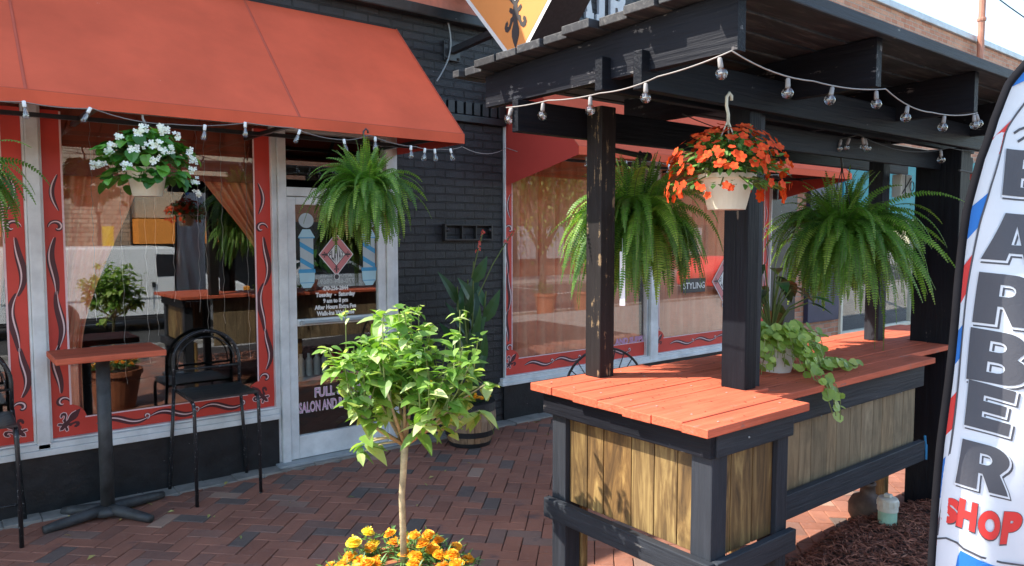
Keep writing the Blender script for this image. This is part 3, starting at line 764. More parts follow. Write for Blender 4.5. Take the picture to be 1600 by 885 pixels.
sgn = thing('wall_letters', 'pale grey slab letters HAIR mounted high on the black wall above the timber roof', 'sign', (4.9, 5.24, 3.76))
for ch, wd in (('H', .30), ('A', .31), ('I', .16), ('R', .31)):
    vs, fs = outline_mesh(SL[ch]); xx, sc = LX[ch]; sc = sc if ch != 'I' else sc / .46
    m = MB()
    F0 = [(xx + x * sc, 5.205, 3.765 + z * .42) for x, z in vs]; n = len(vs)
    # front, back and side walls
    m.add(F0, fs); m.add([(a, 5.238, c) for a, _, c in F0], fs)
    for L in SL[ch]:
        q = [(xx + x * sc, 3.765 + z * .42) for x, z in L]
        for i in range(len(q)):
            a, b_ = q[i], q[(i + 1) % len(q)]; m.add([(a[0], 5.205, a[1]), (b_[0], 5.205, b_[1]), (b_[0], 5.238, b_[1]), (a[0], 5.238, a[1])], [(0,1,2,3)])
    m.build('letter', M['letter_grey'], sgn)

# awnings
def awning(x0, x1, label, seams, zb=2.33):
    t = thing('awning', label, 'awning', (x0, YW, 2.33))
    prof = [(5.225, 3.31), (4.30, 2.395)]
    m = MB(); nx_ = int((x1 - x0) / .06); ny_ = 10; vs = []
    for i in range(nx_ + 1):
        x = x0 + (x1 - x0) * i / nx_
        s_ = abs(math.sin(PI * (x - x0) / 1.04 * 1.0))
        for j in range(ny_ + 1):
            v = j / ny_
            y = prof[0][0] + (prof[1][0] - prof[0][0]) * v; z = prof[0][1] + (prof[1][1] - prof[0][1]) * v
            d = -.012 * s_ * math.sin(PI * v)
            vs.append((x, y + d * .7, z + d * .7))
    k_ = ny_ + 1
    m.add(vs, [(i*k_+j, (i+1)*k_+j, (i+1)*k_+j+1, i*k_+j+1) for i in range(nx_) for j in range(ny_)])
    m.build('canopy', M['awning'], t, smooth=True)
    m = MB(); m.box(x0, x1, 4.292, 4.30, 2.33, 2.396); m.build('valance', M['awning'], t)
    for xx_ in (x0, x1 - .004):
        m = MB(); m.add([(xx_, 5.225, 3.31), (xx_, 4.30, 2.395), (xx_, 4.30, 2.33), (xx_, 5.225, zb)], [(0,1,2,3)])
        m.build('side_panel', M['awning_shaded'], t)
    m = MB()
    for xs_ in seams:
        m.beam((xs_, 5.22, 3.3060), (xs_, 4.30, 2.3960), .012, .002, (0, -.7, .7)); m.beam((xs_ + .008, 5.22, 3.3070), (xs_ + .008, 4.30, 2.3970), .0016, .003, (0, -.7, .7))
    m.beam((x0 + .0, 4.297, 2.398), (x1, 4.297, 2.398), .006, .006); m.beam((x0 + .003, 5.22, 3.312), (x0 + .003, 4.30, 2.398), .006, .006); m.beam((x1 - .003, 5.22, 3.312), (x1 - .003, 4.30, 2.398), .006, .006)
    m.build('seam', M['seam'], t)
    m = MB(); m.beam((x0 + .02, 4.33, 2.36), (x1 - .02, 4.33, 2.36), .025, .025); m.beam((x0 + .02, 4.9, 2.36), (x1 - .02, 4.9, 2.36), .025, .025)
    x = x0 + .02
    while x < x1:
        m.beam((x, 5.2, 2.36), (x, 4.34, 2.36), .025, .025); m.beam((x, 5.2, 3.26), (x, 4.34, 2.38), .02, .02); x += 1.04
    m.build('support_frame', M['black_metal'], t)
    return t
awning(-2.4, 2.995, 'long salmon red canvas awning over the left window and the glass door', [.42, 1.80])
awning(4.10, 8.45, 'salmon red canvas awning behind the timber bar roof', [5.6, 7.1], 2.13)

# wall mounted things
t = thing('wall_rack', 'flat black metal rack with two dividers fixed to the black brick wall', 'rack', (3.66, 5.24, 1.64))
m = MB(); frame_rect(m, 3.42, 3.92, 1.645, 1.785, .014, 5.19, 5.238, .002); m.build('rack_frame', M['black_metal'], t)
m = MB(); m.box(3.60, 3.61, 5.2, 5.238, 1.66, 1.77); m.box(3.745, 3.755, 5.2, 5.238, 1.66, 1.77); m.build('divider', M['black_metal'], t)
for hx_ in (3.445, 3.895): m = MB(); m.ball((hx_, 5.2, 1.735), .02); m.build('hook', M['black_metal'], t)

t = thing('hanging_sign', 'orange diamond shaped sign with a black fleur emblem on a black arm', 'sign', (3.5, 5.24, 3.2))
SX = 3.44; SY, SZ, SH = 4.27, 3.86, .95
m = MB(); m.prism([(0, -SH), (SH, 0), (0, SH), (-SH, 0)], lambda u, v: (SX + .0, SY - u, SZ + v), lambda u, v: (SX + .32, SY - u, SZ + v)); m.build('sign_box', M['black_metal'], t)
diamond_logo(t, SY, SZ, SH, 0, M['orange_sign'], plane='YZ', x0=SX - .003, k=.0015, ring=False)
m = MB(); m.beam((3.52, 5.23, 3.22), (3.52, 4.5, 3.26), .05, .05); m.build('arm', M['black_metal'], t)
m = MB(); m.cbox(3.44, 3.60, 5.215, 5.238, 3.14, 3.30, .004)
for dx in (-.06, .06):
    for dz in (-.06, .06): m.ball((3.52 + dx, 5.21, 3.22 + dz), .012)
m.build('wall_plate', M['black_metal'], t)
m = MB(); m.tube([(3.45 + .09 * math.sin(s * 3.1) - .10 * s, 5.20, 3.5 - .55 * s) for s in [i / 14 for i in range(15)]], .006, 6)
tag(recentre(m.build('power_cable', M['grey_metal']), (3.45, 5.2, 3.5)), 'grey power cable looping down the black wall above the awning corner', 'cable')

# interior
def curtain(name, label, fx0, fx1, z0, z1, y, folds, mat, amp=.03, nv=24):
    """fx0/fx1: edges as functions of v (0 top, 1 bottom)"""
    m = MB(); nu = folds * 8; vs = []
    for j in range(nv + 1):
        v = j / nv; a, b_ = fx0(v), fx1(v); z = z1 + (z0 - z1) * v
        for i in range(nu + 1):
            u = i / nu; ph = u * folds * 2 * PI + .6 * math.sin(3 * u + v)
            vs.append((a + (b_ - a) * (u + .012 * math.sin(ph * .5 + 4 * v)), y + amp * math.sin(ph) * (.6 + .4 * math.sin(7 * u)), z))
    m.add(vs, [(j*(nu+1)+i, j*(nu+1)+i+1, (j+1)*(nu+1)+i+1, (j+1)*(nu+1)+i) for j in range(nv) for i in range(nu)])
    o = m.build(name, mat, smooth=True); recentre(o, ((fx0(0) + fx1(0)) / 2, y, z0)); tag(o, label, 'curtain'); return o
e2 = lambda v: v * v * (3 - 2 * v)
curtain('curtain', 'salmon curtain gathered to the left inside the window behind the red table', lambda v: .62, lambda v: 1.22 - .46 * e2(min(1, v * 1.25)), .5, 2.46, 5.345, 7, M['curtain'])
curtain('curtain', 'salmon curtain swept right behind the black bar chair', lambda v: 1.36 + .62 * e2(min(1, v * 1.35)) , lambda v: 2.03, .9, 2.46, 5.35, 8, M['curtain'])
curtain('curtain', 'salmon curtain at the far left edge of the photo, left of the white mullion', lambda v: -.3 + .1 * v, lambda v: .52 - .30 * v, .45, 2.46, 5.345, 8, M['curtain'])
curtain('curtain_valance', 'dark brown gathered valance across the top of the left shop window', lambda v: -1.2, lambda v: 1.97, 2.06, 2.47, 5.29, 34, M['curtain_dark'], .014, 6)
curtain('curtain', 'closed salmon drapes in the window between the canna plant and the first post', lambda v: 4.1, lambda v: 5.98, .42, 2.72, 5.33, 17, M['curtain'], .032)
curtain('curtain', 'closed salmon drapes behind the STYLING window', lambda v: 6.16, lambda v: 8.3, .42, 2.72, 5.33, 19, M['curtain'], .032)
t = thing('icicle_lights', 'thin pale light strands hanging inside the left shop window', 'string lights', (1.2, 5.33, 2.4))
for i, x in enumerate((.84, 1.0, 1.14, 1.2, 1.31, 1.47, 1.52, 1.63, 1.80, .3)):
    m = MB(); zb = U(.6, 1.3); m.tube([(x + .006 * math.sin(j * 2.3 + i), 5.268, 2.4 + (zb - 2.4) * j / 22) for j in range(23)], .0018, 4); m.build('strand', M['cord'], t)
t = thing('product_shelf', 'pale shelf inside the door holding shampoo bottles', 'shelf', (2.9, 6.3, 0))
m = MB(); m.cbox(2.45, 3.45, 6.2, 6.5, .40, .43); m.cbox(2.45, 2.48, 6.2, 6.5, 0, .4); m.cbox(3.42, 3.45, 6.2, 6.5, 0, .4); m.build('shelf_board', M['white_metal'], t)
for i in range(8):
    c = MB(); c.lathe([(.03, 0), (.032, .02), (.032, .14), (.014, .17), (.014, .2)], (0, 0, 0), 12)
    o = c.build('bottle', M['white_pot'] if i not in (5, 6) else M['red_paint'])
    o.location = (2.53 + i * .075, 6.3, .43)
    tag(o, ['white shampoo bottle on the shelf seen through the door', 'dark red bottle among the white shampoo bottles inside the door'][i in (5, 6)], 'bottle', ['white bottles on the shelf', 'red bottles on the shelf'][i in (5, 6)])
# bulbs for strings
def bulb_globe(parent, loc, s=1.0, tilt=(0, 0)):
    x, y, z = loc
    d = Vector((tilt[0], tilt[1], -1)).normalized(); rot = Vector((0, 0, -1)).rotation_difference(d).to_matrix()
    m = MB(); m.lathe([(.004, .0), (.0075, -.004), (.0085, -.028), (.0075, -.034)], loc, 10, rot); so_ = m.build('bulb', M['socket'], parent, smooth=True)
    c = Vector(loc) + d * .050 * 1; m = MB(); m.ball(c, .0195, 14, 10); m.build('globe', M['bulb'], so_, smooth=True)
    m = MB(); m.tube([Vector(loc) + d * .034, Vector(loc) + d * .046], .003, 6); m.lathe([(.008, -.002), (.009, 0), (.008, .002)], Vector(loc) + d * .050, 10); m.build('filament', M['socket'], so_)
def bulb_edison(parent, loc, tilt=(0, 0)):
    d = Vector((tilt[0], tilt[1], -1)).normalized(); rot = Vector((0, 0, -1)).rotation_difference(d).to_matrix()
    m = MB(); m.lathe([(.006, .010), (.009, .008), (.009, -.018), (.008, -.022)], loc, 10, rot); so_ = m.build('bulb', M['white_paint'], parent, smooth=True)
    m = MB(); m.lathe([(.007, -.022), (.010, -.028), (.014, -.046), (.0165, -.062), (.0145, -.072), (.006, -.078)], loc, 12, rot); m.build('globe', M['bulb'], so_, smooth=True)
    m = MB(); m.tube([Vector(loc) + d * .022, Vector(loc) + d * .06], .003, 6); m.build('filament', M['socket'], so_)
def sag(a, b_, s_, n=8):
    a, b_ = Vector(a), Vector(b_); return [a.lerp(b_, i / n) - Vector((0, 0, s_ * 4 * (i / n) * (1 - i / n))) for i in range(n + 1)]
def string(name, label, pts, sags, bulbs, kind, mat):
    t = thing(name, label, 'string lights', pts[0])
    path = []
    for i in range(len(pts) - 1): path += sag(pts[i], pts[i + 1], sags[i])[(1 if i else 0):]
    m = MB(); m.tube(path, .0026, 5); m.build('cord', mat, t, smooth=True)
    for bl in bulbs:
        p = min(path, key=lambda q: (Vector(q) - Vector(bl[:3])).length) if len(bl) < 5 else Vector(bl[:3])
        # hang the socket from the cord at its own x/y
        best = None
        for i in range(len(path) - 1):
            a, c = path[i], path[i + 1]; d = c - a; tt = max(0, min(1, (Vector(bl[:3]) - a).dot(d) / d.length_squared)); q = a + d * tt
            if best is None or (q - Vector(bl[:3])).length < (best - Vector(bl[:3])).length: best = q
        kind(t, best - Vector((0, 0, .004)), tilt=(bl[3] if len(bl) > 3 else U(-.12, .12), bl[4] if len(bl) > 4 else U(-.1, .1)))
    return t
string('string_lights', 'string of long clear bulbs hung under the long awning edge', [(-.4, 4.30, 2.34), (.41, 4.29, 2.335), (.70, 4.29, 2.335), (1.08, 4.29, 2.29), (1.48, 4.29, 2.335), (1.75, 4.29, 2.33), (2.08, 4.29, 2.285), (2.25, 4.29, 2.33), (2.6, 4.29, 2.28), (2.80, 4.3, 2.28), (2.98, 4.3, 2.31)],
       [.02, .01, .02, .012, .004, .015, .01, .015, .01, .01], [(.41, 4.29, 2.33), (.69, 4.29, 2.33, -.5, 0), (1.25, 4.29, 2.27), (1.47, 4.29, 2.33), (1.79, 4.29, 2.31, -.4, 0), (2.08, 4.29, 2.28, .2, 0), (2.30, 4.29, 2.33), (2.56, 4.29, 2.28), (2.67, 4.29, 2.27), (2.75, 4.3, 2.28, .15, 0), (2.88, 4.3, 2.30, .3, 0)], bulb_edison, M['grey_cord'])
string('string_lights', 'pale cord of clear bulbs crossing the black wall to the second awning', [(3.0, 4.32, 2.31), (4.07, 5.19, 2.46), (4.3, 4.32, 2.33), (5.0, 4.3, 2.33), (6.0, 4.3, 2.33), (7.2, 4.3, 2.33)], [.05, .05, .02, .03, .03],
       [(4.15, 4.9, 2.4), (4.3, 4.4, 2.3), (4.66, 4.3, 2.3), (5.2, 4.3, 2.3), (5.6, 4.3, 2.3), (6.1, 4.3, 2.3), (6.6, 4.3, 2.3)], bulb_edison, M['cord'])

# ------------------------------------------------------------------ timber bar with roof
bar = thing('roofed_bar', 'black timber bar counter with salmon boards, plank panels and a flat roof', 'bar', (3.5, 2.0, 0))
def parts(name, mat, specs, c=.004):
    for s_ in specs:
        m = MB(); m.cbox(*s_, c); m.build(name, mat, bar)
# box top boards run along X, ends staggered, box counter
m = MB(); ys_ = [1.486, 1.60, 1.742, 1.885, 2.03, 2.175, 2.315, 2.455]
for i in range(7):
    xa = 2.018 + .050 * (ys_[i] - 1.486) + (0, .004, -.004, .003, 0, .006, -.003)[i]
    xe = 2.655 if ys_[i + 1] < 1.75 else 2.78
    m.cbox(xa, xe - .0 + U(-.004, .004), ys_[i] + .0022, ys_[i + 1] - .0022, 1.018 + U(-.0015, .0015), 1.05 + U(-.002, .002), .003)
m.build('end_counter_top', M['red_wood'], bar)
m = MB(); ys2 = [1.665, 1.80, 1.935, 2.07, 2.20, 2.33, 2.455]
for i in range(6):
    x0_ = 2.79 if ys2[i] > 1.7 else 2.70
    for (a, b_) in (((x0_, 4.25),) if i == 0 else ((x0_, 3.9 + .2 * (i % 2)), (3.903 + .2 * (i % 2), 4.808 if i < 3 else 5.6))):
        m.cbox(a, b_, ys2[i] + .0022, ys2[i + 1] - .0022, 1.006 + U(-.0015, .0015), 1.036 + U(-.002, .002), .003)
m.build('counter_top', M['red_wood'], bar)
# box frame
parts('apron', M['black_wood_y'], [(2.085, 2.115, 1.525, 2.40, .925, 1.017)])  # blacker than the grey aprons: shade under the overhang put into the colour
parts('apron', M['grey_wood_x'], [(2.116, 2.60, 1.518, 1.548, .925, 1.017)])
parts('apron', M['grey_wood_x'], [(2.602, 4.235, 1.715, 1.745, .875, 1.005)])
parts('corner_post', M['grey_wood_z'], [(2.107, 2.195, 1.532, 1.622, .0, .924), (2.108, 2.195, 2.28, 2.365, .0, .924), (2.52, 2.592, 1.535, 1.62, .0, .924)])
m = MB()
for a, b_ in ((1.624, 1.700), (1.702, 1.81), (1.812, 1.925), (1.927, 2.075), (2.079, 2.168), (2.172, 2.277)): m.cbox(2.130, 2.148, a + .001, b_ - .001, .555, .922, .002)
m.build('side_planks', M['plank_gold'], bar)
m = MB()
for a, b_ in ((2.197, 2.25), (2.252, 2.385), (2.389, 2.517)): m.cbox(a + .001, b_ - .001, 1.556, 1.572, .545, .922, .002)
m.build('end_planks', M['plank_gold'], bar)
parts('bottom_rail', M['grey_wood_y'], [(2.066, 2.104, 1.512, 2.375, .475, .560)])
parts('bottom_rail', M['grey_wood_x'], [(2.105, 2.605, 1.500, 1.530, .475, .560), (2.607, 2.64, 1.62, 1.66, .475, .560), (2.63, 4.24, 1.70, 1.735, .465, .575)])
parts('leg_board', M['plank_gold'], [(2.20, 2.235, 2.27, 2.36, .0, .55)])
m = MB(); x = 2.605; i = 0
wds = [.13, .10, .085, .12, .10, .14, .09, .13, .11, .12, .10, .13, .11, .14, .12, .10, .13, .12, .12, .12]
while x < 4.20:
    wd = wds[i % 20]; m.cbox(x + .0012, min(4.225, x + wd) - .0012, 1.748 + U(-.001, .001), 1.764, .50, .90, .002); x += wd; i += 1
m.build('front_planks', M['plank_grey'], bar)
m = MB(); x = 2.4
while x < 5.6:
    m.cbox(x + .0012, x + .118, 2.36, 2.376, .50, 1.0, .002); x += .12
m.build('back_planks', M['plank_grey'], bar)
parts('leg', M['plank_gold'], [(4.66, 4.72, 2.10, 2.16, 0, 1.0), (3.30, 3.38, 2.27, 2.35, 0, 1.0)])
# posts
parts('post', M['worn_wood_z'], [(2.362, 2.452, 2.33, 2.425, 1.05, 2.265)])
parts('post', M['black_wood_z'], [(2.655, 2.738, 1.778, 1.895, 1.047, 2.30)])
parts('post', M['grey_wood_z'], [(2.742, 2.80, 1.80, 1.885, 1.04, 2.20)])
parts('post', M['grey_wood_z'], [(4.62, 4.71, 2.15, 2.24, 1.036, 2.27)])
parts('post', M['black_wood_z'], [(4.815, 4.93, 1.79, 2.045, -.02, 2.21), (4.933, 4.985, 1.80, 1.93, -.02, 2.20)])
# beams along the counter
parts('beam', M['black_wood_x'], [(1.965, 5.6, 2.428, 2.468, 2.128, 2.262), (1.96, 5.4, 1.745, 1.785, 2.20, 2.335), (1.955, 5.4, 1.93, 1.968, 2.222, 2.345)])
parts('beam', M['black_wood_x'], [(2.82, 5.3, 1.90, 1.925, 2.085, 2.19)])
def rafter(x, f=1.39, bk=2.70, w_=.042):
    m = MB(); z0 = 2.266
    m.prism([(f, z0 + .004), (bk, z0), (bk, z0 + .135), (f, z0 + .19)], lambda u, v: (x, u, v), lambda u, v: (x + w_, u, v)); m.build('rafter', M['black_wood_y'], bar)
for x in (2.0, 2.90, 3.86, 4.80): rafter(x)
m = MB(); y = 1.36
yb = []
while y < 2.80:
    wd = U(.125, .15); yb.append((y, min(2.82, y + wd))); y += wd
for (a, b_) in yb:
    f0 = (a - 1.39) / 1.31; z0 = 2.456 - .055 * f0 + .001
    xa = 1.91 + U(-.03, .03)
    for (p, q) in ((xa, 3.6), (3.602, 5.45)):
        m.cbox(p, q, a + .002, b_ - .003, z0 + U(0, .003) , z0 + .032 + U(0, .003), .003)
m.build('roof_deck', M['deck'], bar)
m = MB(); m.cbox(1.93, 5.45, 1.335, 1.358, 2.445, 2.492, .004); m.build('fascia', M['grey_wood_x'], bar)
m = MB()
for k in range(150):
    x, y = U(2.1, 2.7), U(1.5, 2.42)
    if k > 70: x, y = U(2.8, 4.7), U(1.7, 2.42)
    z = 1.0525 if k <= 70 else 1.0385
    L = U(.002, .008); a = U(0, 6.28); m.add([(x + L * math.cos(a), y + L * math.sin(a), z), (x - L * .5 * math.sin(a), y + L * .5 * math.cos(a), z + .002), (x - L * math.cos(a), y - L * math.sin(a), z), (x + L * .4 * math.sin(a), y - L * .4 * math.cos(a), z + .001)], [(0, 1, 2, 3)])
crumbs = m.build('leaf_crumbs', M['soil'], kind='stuff')
m = MB()
for x, y, z in [(2.106 - .001, 1.60, .97), (2.3, 1.517, .97)]: m.ball((x, y, z), .004, 6, 4)
for i in range(7):
    for x in (2.14, 2.56): m.lathe([(.0042, 0), (.004, .0008), (.001, .001)], (x + U(-.01, .01), (ys_[i] + ys_[i+1]) / 2 + U(-.02, .02), 1.0515), 8)
for i in range(12): m.ball((2.68 + i * .135, 1.747, .86 + .01 * (i % 2)), .0045, 6, 4)
m.build('nail_head', M['grey_metal'], bar)

string('string_lights', 'string of round clear bulbs draped round the timber roof edge', [(1.96, 2.50, 2.235), (1.95, 2.22, 2.225), (1.945, 1.93, 2.21), (1.945, 1.66, 2.225), (1.97, 1.39, 2.262), (2.42, 1.375, 2.225), (2.95, 1.375, 2.262), (3.38, 1.375, 2.215), (3.86, 1.375, 2.262)],
       [.004, .006, .01, .006, .018, .012, .02, .012], [(1.955, 2.47, 2.2, -.2, 0), (1.957, 2.46, 2.2, .1, .6), (1.95, 2.25, 2.2), (1.945, 1.98, 2.2, 0, 0), (1.95, 1.71, 2.2), (1.96, 1.42, 2.2, .25, 0), (2.27, 1.375, 2.2, 0, 0), (2.55, 1.375, 2.2, -.35, 0), (2.88, 1.375, 2.2, .1, 0), (3.14, 1.375, 2.2, -.3, 0), (3.50, 1.375, 2.2), (3.83, 1.375, 2.2), (3.86, 1.375, 2.2, .7, 0)], bulb_globe, M['cord'])
string('string_lights', 'dark cord with a bunch of round bulbs under the middle of the timber roof', [(2.75, 2.2, 2.25), (3.3, 2.0, 2.16), (3.72, 1.86, 2.20), (4.4, 1.70, 2.17), (5.0, 1.6, 2.2)], [.03, .02, .05, .02],
       [(3.2, 2.02, 2.1), (3.62, 1.88, 2.1, -.5, 0), (3.68, 1.87, 2.1, -.2, .3), (3.72, 1.86, 2.1, .4, 0), (3.74, 1.86, 2.1, .1, -.2), (4.35, 1.72, 2.1)], bulb_globe, M['dark_cord'])
o = MB().add([], [])
m = MB(); m.tube([(4.92, 1.72, 2.19), (4.9, 1.70, 2.1), (4.85, 1.70, 2.05), (4.6, 1.72, 2.06)], .006, 6)
tag(recentre(m.build('extension_cord', M['dark_cord']), (4.9, 1.7, 2.1)), 'black cord sagging below the roof beam near the tall front post', 'cord')
t = thing('speaker_box', 'small pale square box strapped beside the back post of the bar', 'box', (4.78, 2.15, 1.95))
m = MB(); m.cbox(4.755, 4.90, 2.10, 2.16, 1.93, 2.07, .006); m.build('box_body', M['white_pot'], t)
m = MB(); m.tube([(4.76, 2.097, 1.95), (4.88, 2.097, 2.05)], .003, 5); m.tube([(4.80, 2.096, 2.066), (4.80, 2.096, 1.935)], .003, 5)
m.tube([(4.90 + .03 * math.cos(a * .5), 2.10, 2.0 + .03 * math.sin(a * .5)) for a in range(14)], .003, 5); m.build('strap', M['dark_cord'], t)
m = MB(); m.tube([(4.245, 1.705, .60), (4.25, 1.70, .53), (4.245, 1.695, .47), (4.255, 1.70, .55)], .006, 6)
tag(recentre(m.build('blue_rope', M['blue_rope']), (4.25, 1.7, .5)), 'short piece of blue rope tied to the rail end beside the tall front post', 'rope')

# ------------------------------------------------------------------ neighbouring brick building
nb = thing('brick_building', 'red brick building beyond the bar with teal panel and pale roof edge', 'building', (12, YW, 0))
m = MB(); m.box(8.905, 45, 5.24, 5.5, 2.96, 5.02); m.box(8.905, 10.05, 5.24, 5.5, -.02, 2.96); m.box(10.05, 45, 5.24, 5.5, -.02, .26)
m.build('wall', M['red_brick'], nb)
m = MB(); m.box(16.62, 45, 5.245, 5.5, .26, 2.96); m.build('pier', M['red_brick'], nb)
m = MB(); m.cbox(8.9, 45, 5.19, 5.6, 5.02, 5.12, .01); m.build('coping', M['coping'], nb)
m = MB(); m.cbox(9.95, 16.4, 5.16, 5.235, 1.93, 2.95, .01); m.build('fascia_panel', M['teal'], nb)
m = MB(); m.cbox(9.12, 9.93, 5.17, 5.235, .52, 2.6, .006); m.build('notice_panel', M['navy'], nb)
m = MB(); frame_rect(m, 10.052, 16.49, .262, 1.925, .05, 5.2, 5.29); m.cbox(12.3, 12.38, 5.2, 5.29, .32, 1.87, .004); wnb = m.build('window', M['cream_pot'], nb)
m = MB(); m.box(10.1, 16.44, 5.24, 5.246, .31, 1.88); m.build('pane', M['window_glass'], wnb)
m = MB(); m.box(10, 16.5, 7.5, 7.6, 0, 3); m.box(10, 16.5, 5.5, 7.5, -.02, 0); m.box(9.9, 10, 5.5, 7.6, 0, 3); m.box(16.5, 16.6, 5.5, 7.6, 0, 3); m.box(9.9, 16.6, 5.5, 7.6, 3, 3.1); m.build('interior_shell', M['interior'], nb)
t = thing('utility_mast', 'brown pipe mast with wires rising above the brick parapet', 'mast', (14.4, 5.1, 4.4))
m = MB(); m.tube([(14.4, 5.12, 4.3), (14.4, 5.12, 7.4)], .055, 10); m.lathe([(.07, 0), (.075, .03), (.07, .06)], (14.4, 5.12, 5.35), 10); m.build('pipe', M['brown_pipe'], t)
for k, (a, z1_) in enumerate(((0, 6.3), (0, 5.9), (1, 6.5))):
    m = MB(); m.tube(sag((14.4, 5.1, 6.2 - .15 * k), (34 if not a else 30, 0 + 2 * k, 7.2 - k * .7), .6, 16), .012, 5); m.build('wire', M['dark_cord'], t)
for k in range(3):
    m = MB(); m.tube([(14.4 - .02, 5.08, 6.1 - .1 * k), (14.1 - .1 * k, 5.0, 5.9 - .02 * k), (13.8 - .1 * k, 4.95, 6.1 + .1 * k), (13.75 - .08 * k, 4.95, 6.6 + .1 * k)], .011, 5); m.build('wire', M['dark_cord'], t)

# ------------------------------------------------------------------ patio furniture
t = thing('bar_table', 'square red topped bar table on a black cross base', 'table', (.81, 4.96, 0))
m = MB(); m.cbox(.545, 1.115, 4.71, 5.10, .975, 1.012, .006); m.build('tabletop', M['red_wood'], t)
m = MB(); m.tube([(.81, 4.93, .04), (.81, 4.93, .975)], .038, 20); m.build('column', M['base_metal'], t, smooth=True)
m = MB()
for (x, y) in ((.47, 4.86), (.60, 5.13), (1.15, 5.06), (.99, 4.66)):
    a = Vector((.81, 4.93, .05)); b_ = Vector((x, y, .022)); d = b_ - a
    m.tube([a, a + d * .35, a + d * .8, b_], [.036, .034, .03, .024], 8)
m.lathe([(.08, .02), (.075, .05), (.045, .07)], (.81, 4.93, 0), 16); m.build('foot', M['base_metal'], t, smooth=True)

def bar_chair(loc, rz, label, group='black metal bar chairs'):
    t = thing('bar_chair', label, 'chair', loc, group)
    # local frame: +y toward the wall (back rest side)
    def T(pts): return [Vector(loc) + Matrix.Rotation(rz, 3, 'Z') @ Vector(p) for p in pts]
    for sx in (-1, 1):
        m = MB(); m.tube(T([(.20 * sx, -.21, 0), (.20 * sx, -.205, .60), (.20 * sx, -.19, .64), (.20 * sx, -.15, .655), (.20 * sx, .19, .665)]), .0115, 8); m.build('leg', M['chipped'], t, smooth=True)
        m = MB(); m.tube(T([(.255 * sx, .22, 0), (.235 * sx, .205, .35), (.215 * sx, .20, .68)]), .0115, 8); m.build('leg', M['chipped'], t, smooth=True)
    m = MB(); arch = [(.213, .20, .68), (.215, .205, .84)] + [(.215 * math.cos(a), .21 + .02 * math.sin(a), .84 + .205 * math.sin(a)) for a in [PI * i / 18 for i in range(1, 18)]] + [(-.215, .205, .84), (-.213, .20, .68)]
    m.tube(T(arch), .0115, 8)
    m.tube(T([(-.21, .20, .80), (.21, .20, .80)]), .008, 6); m.build('back_frame', M['chipped'], t, smooth=True)
    m = MB(); inner = [(.185 * math.cos(a), .21 + .02 * math.sin(a), .83 + .175 * math.sin(a)) for a in [PI * i / 18 for i in range(0, 19)]]
    m.tube(T([(.188, .208, .80)] + inner + [(-.188, .208, .80)]), .0045, 6); m.build('inner_rod', M['chipped'], t, smooth=True)
    m = MB(); st = []
    for j in range(7):
        for i in range(7):
            u, v = i / 6 * 2 - 1, j / 6 * 2 - 1
            st.append((u * .205, v * .20, .675 - .018 * (1 - u * u) * (1 - v * v)))
    vs = T(st); lo = [v - Vector((0, 0, .012)) for v in vs]; n = 49
    fs = [(j*7+i, j*7+i+1, (j+1)*7+i+1, (j+1)*7+i) for j in range(6) for i in range(6)]
    rim = [i for i in range(7)] + [7*j+6 for j in range(1, 7)] + [42+i for i in range(5, -1, -1)] + [7*j for j in range(5, 0, -1)]
    m.add(vs + lo, fs + [tuple(n + i for i in f[::-1]) for f in fs] + [(rim[k], n + rim[k], n + rim[(k+1) % len(rim)], rim[(k+1) % len(rim)]) for k in range(len(rim))])
    m.build('seat', M['black_metal'], t, smooth=False)
    m = MB(); m.tube(T([(-.20, -.205, .24), (.20, -.205, .24)]), .008, 6); m.tube(T([(-.20, -.2, .24), (-.24, .2, .24)]), .008, 6); m.tube(T([(.20, -.2, .24), (.24, .2, .24)]), .008, 6)
    if label.startswith('cropped'): m.build('foot_rail', M['chipped'], t, smooth=True)
    return t
bar_chair((1.475, 4.965, 0), 0.0, 'black arched back bar chair standing right of the red table')
bar_chair((.155, 4.93, 0), 0.0, 'cropped black bar chair with foot rail, left of the red table')

t = thing('wire_chair', 'black wire back chair behind the bar counter', 'chair', (3.72, 3.62, 0))
def WC(p): return Vector((3.72, 3.62, 0)) + Matrix.Rotation(-.35, 3, 'Z') @ Vector(p)
m = MB(); arch = [(.30 * math.cos(a), .0, .62 + .28 * math.sin(a)) for a in [PI * i / 20 for i in range(21)]]
m.tube([WC(p) for p in arch], .009, 6); m.tube([WC((-.3, 0, .62)), WC((.3, 0, .62))], .007, 6); m.build('back_frame', M['black_metal'], t)
m = MB()
for i in range(1, 12):
    a = PI * i / 12; m.tube([WC((.12 * math.cos(a), 0, .62)), WC((.30 * math.cos(a), 0, .62 + .28 * math.sin(a)))], .004, 5)
m.build('spokes', M['black_metal'], t)
m = MB(); m.lathe([(.24, .44), (.25, .45), (.24, .46)], WC((0, -.22, 0)), 20); m.build('seat', M['black_metal'], t)
for sx in (-1, 1):
    m = MB(); m.tube([WC((.29 * sx, 0, .62)), WC((.22 * sx, .0, .0))], .009, 6); m.build('leg', M['black_metal'], t)
    m = MB(); m.tube([WC((.18 * sx, -.36, .45)), WC((.22 * sx, -.45, .0))], .009, 6); m.build('leg', M['black_metal'], t)

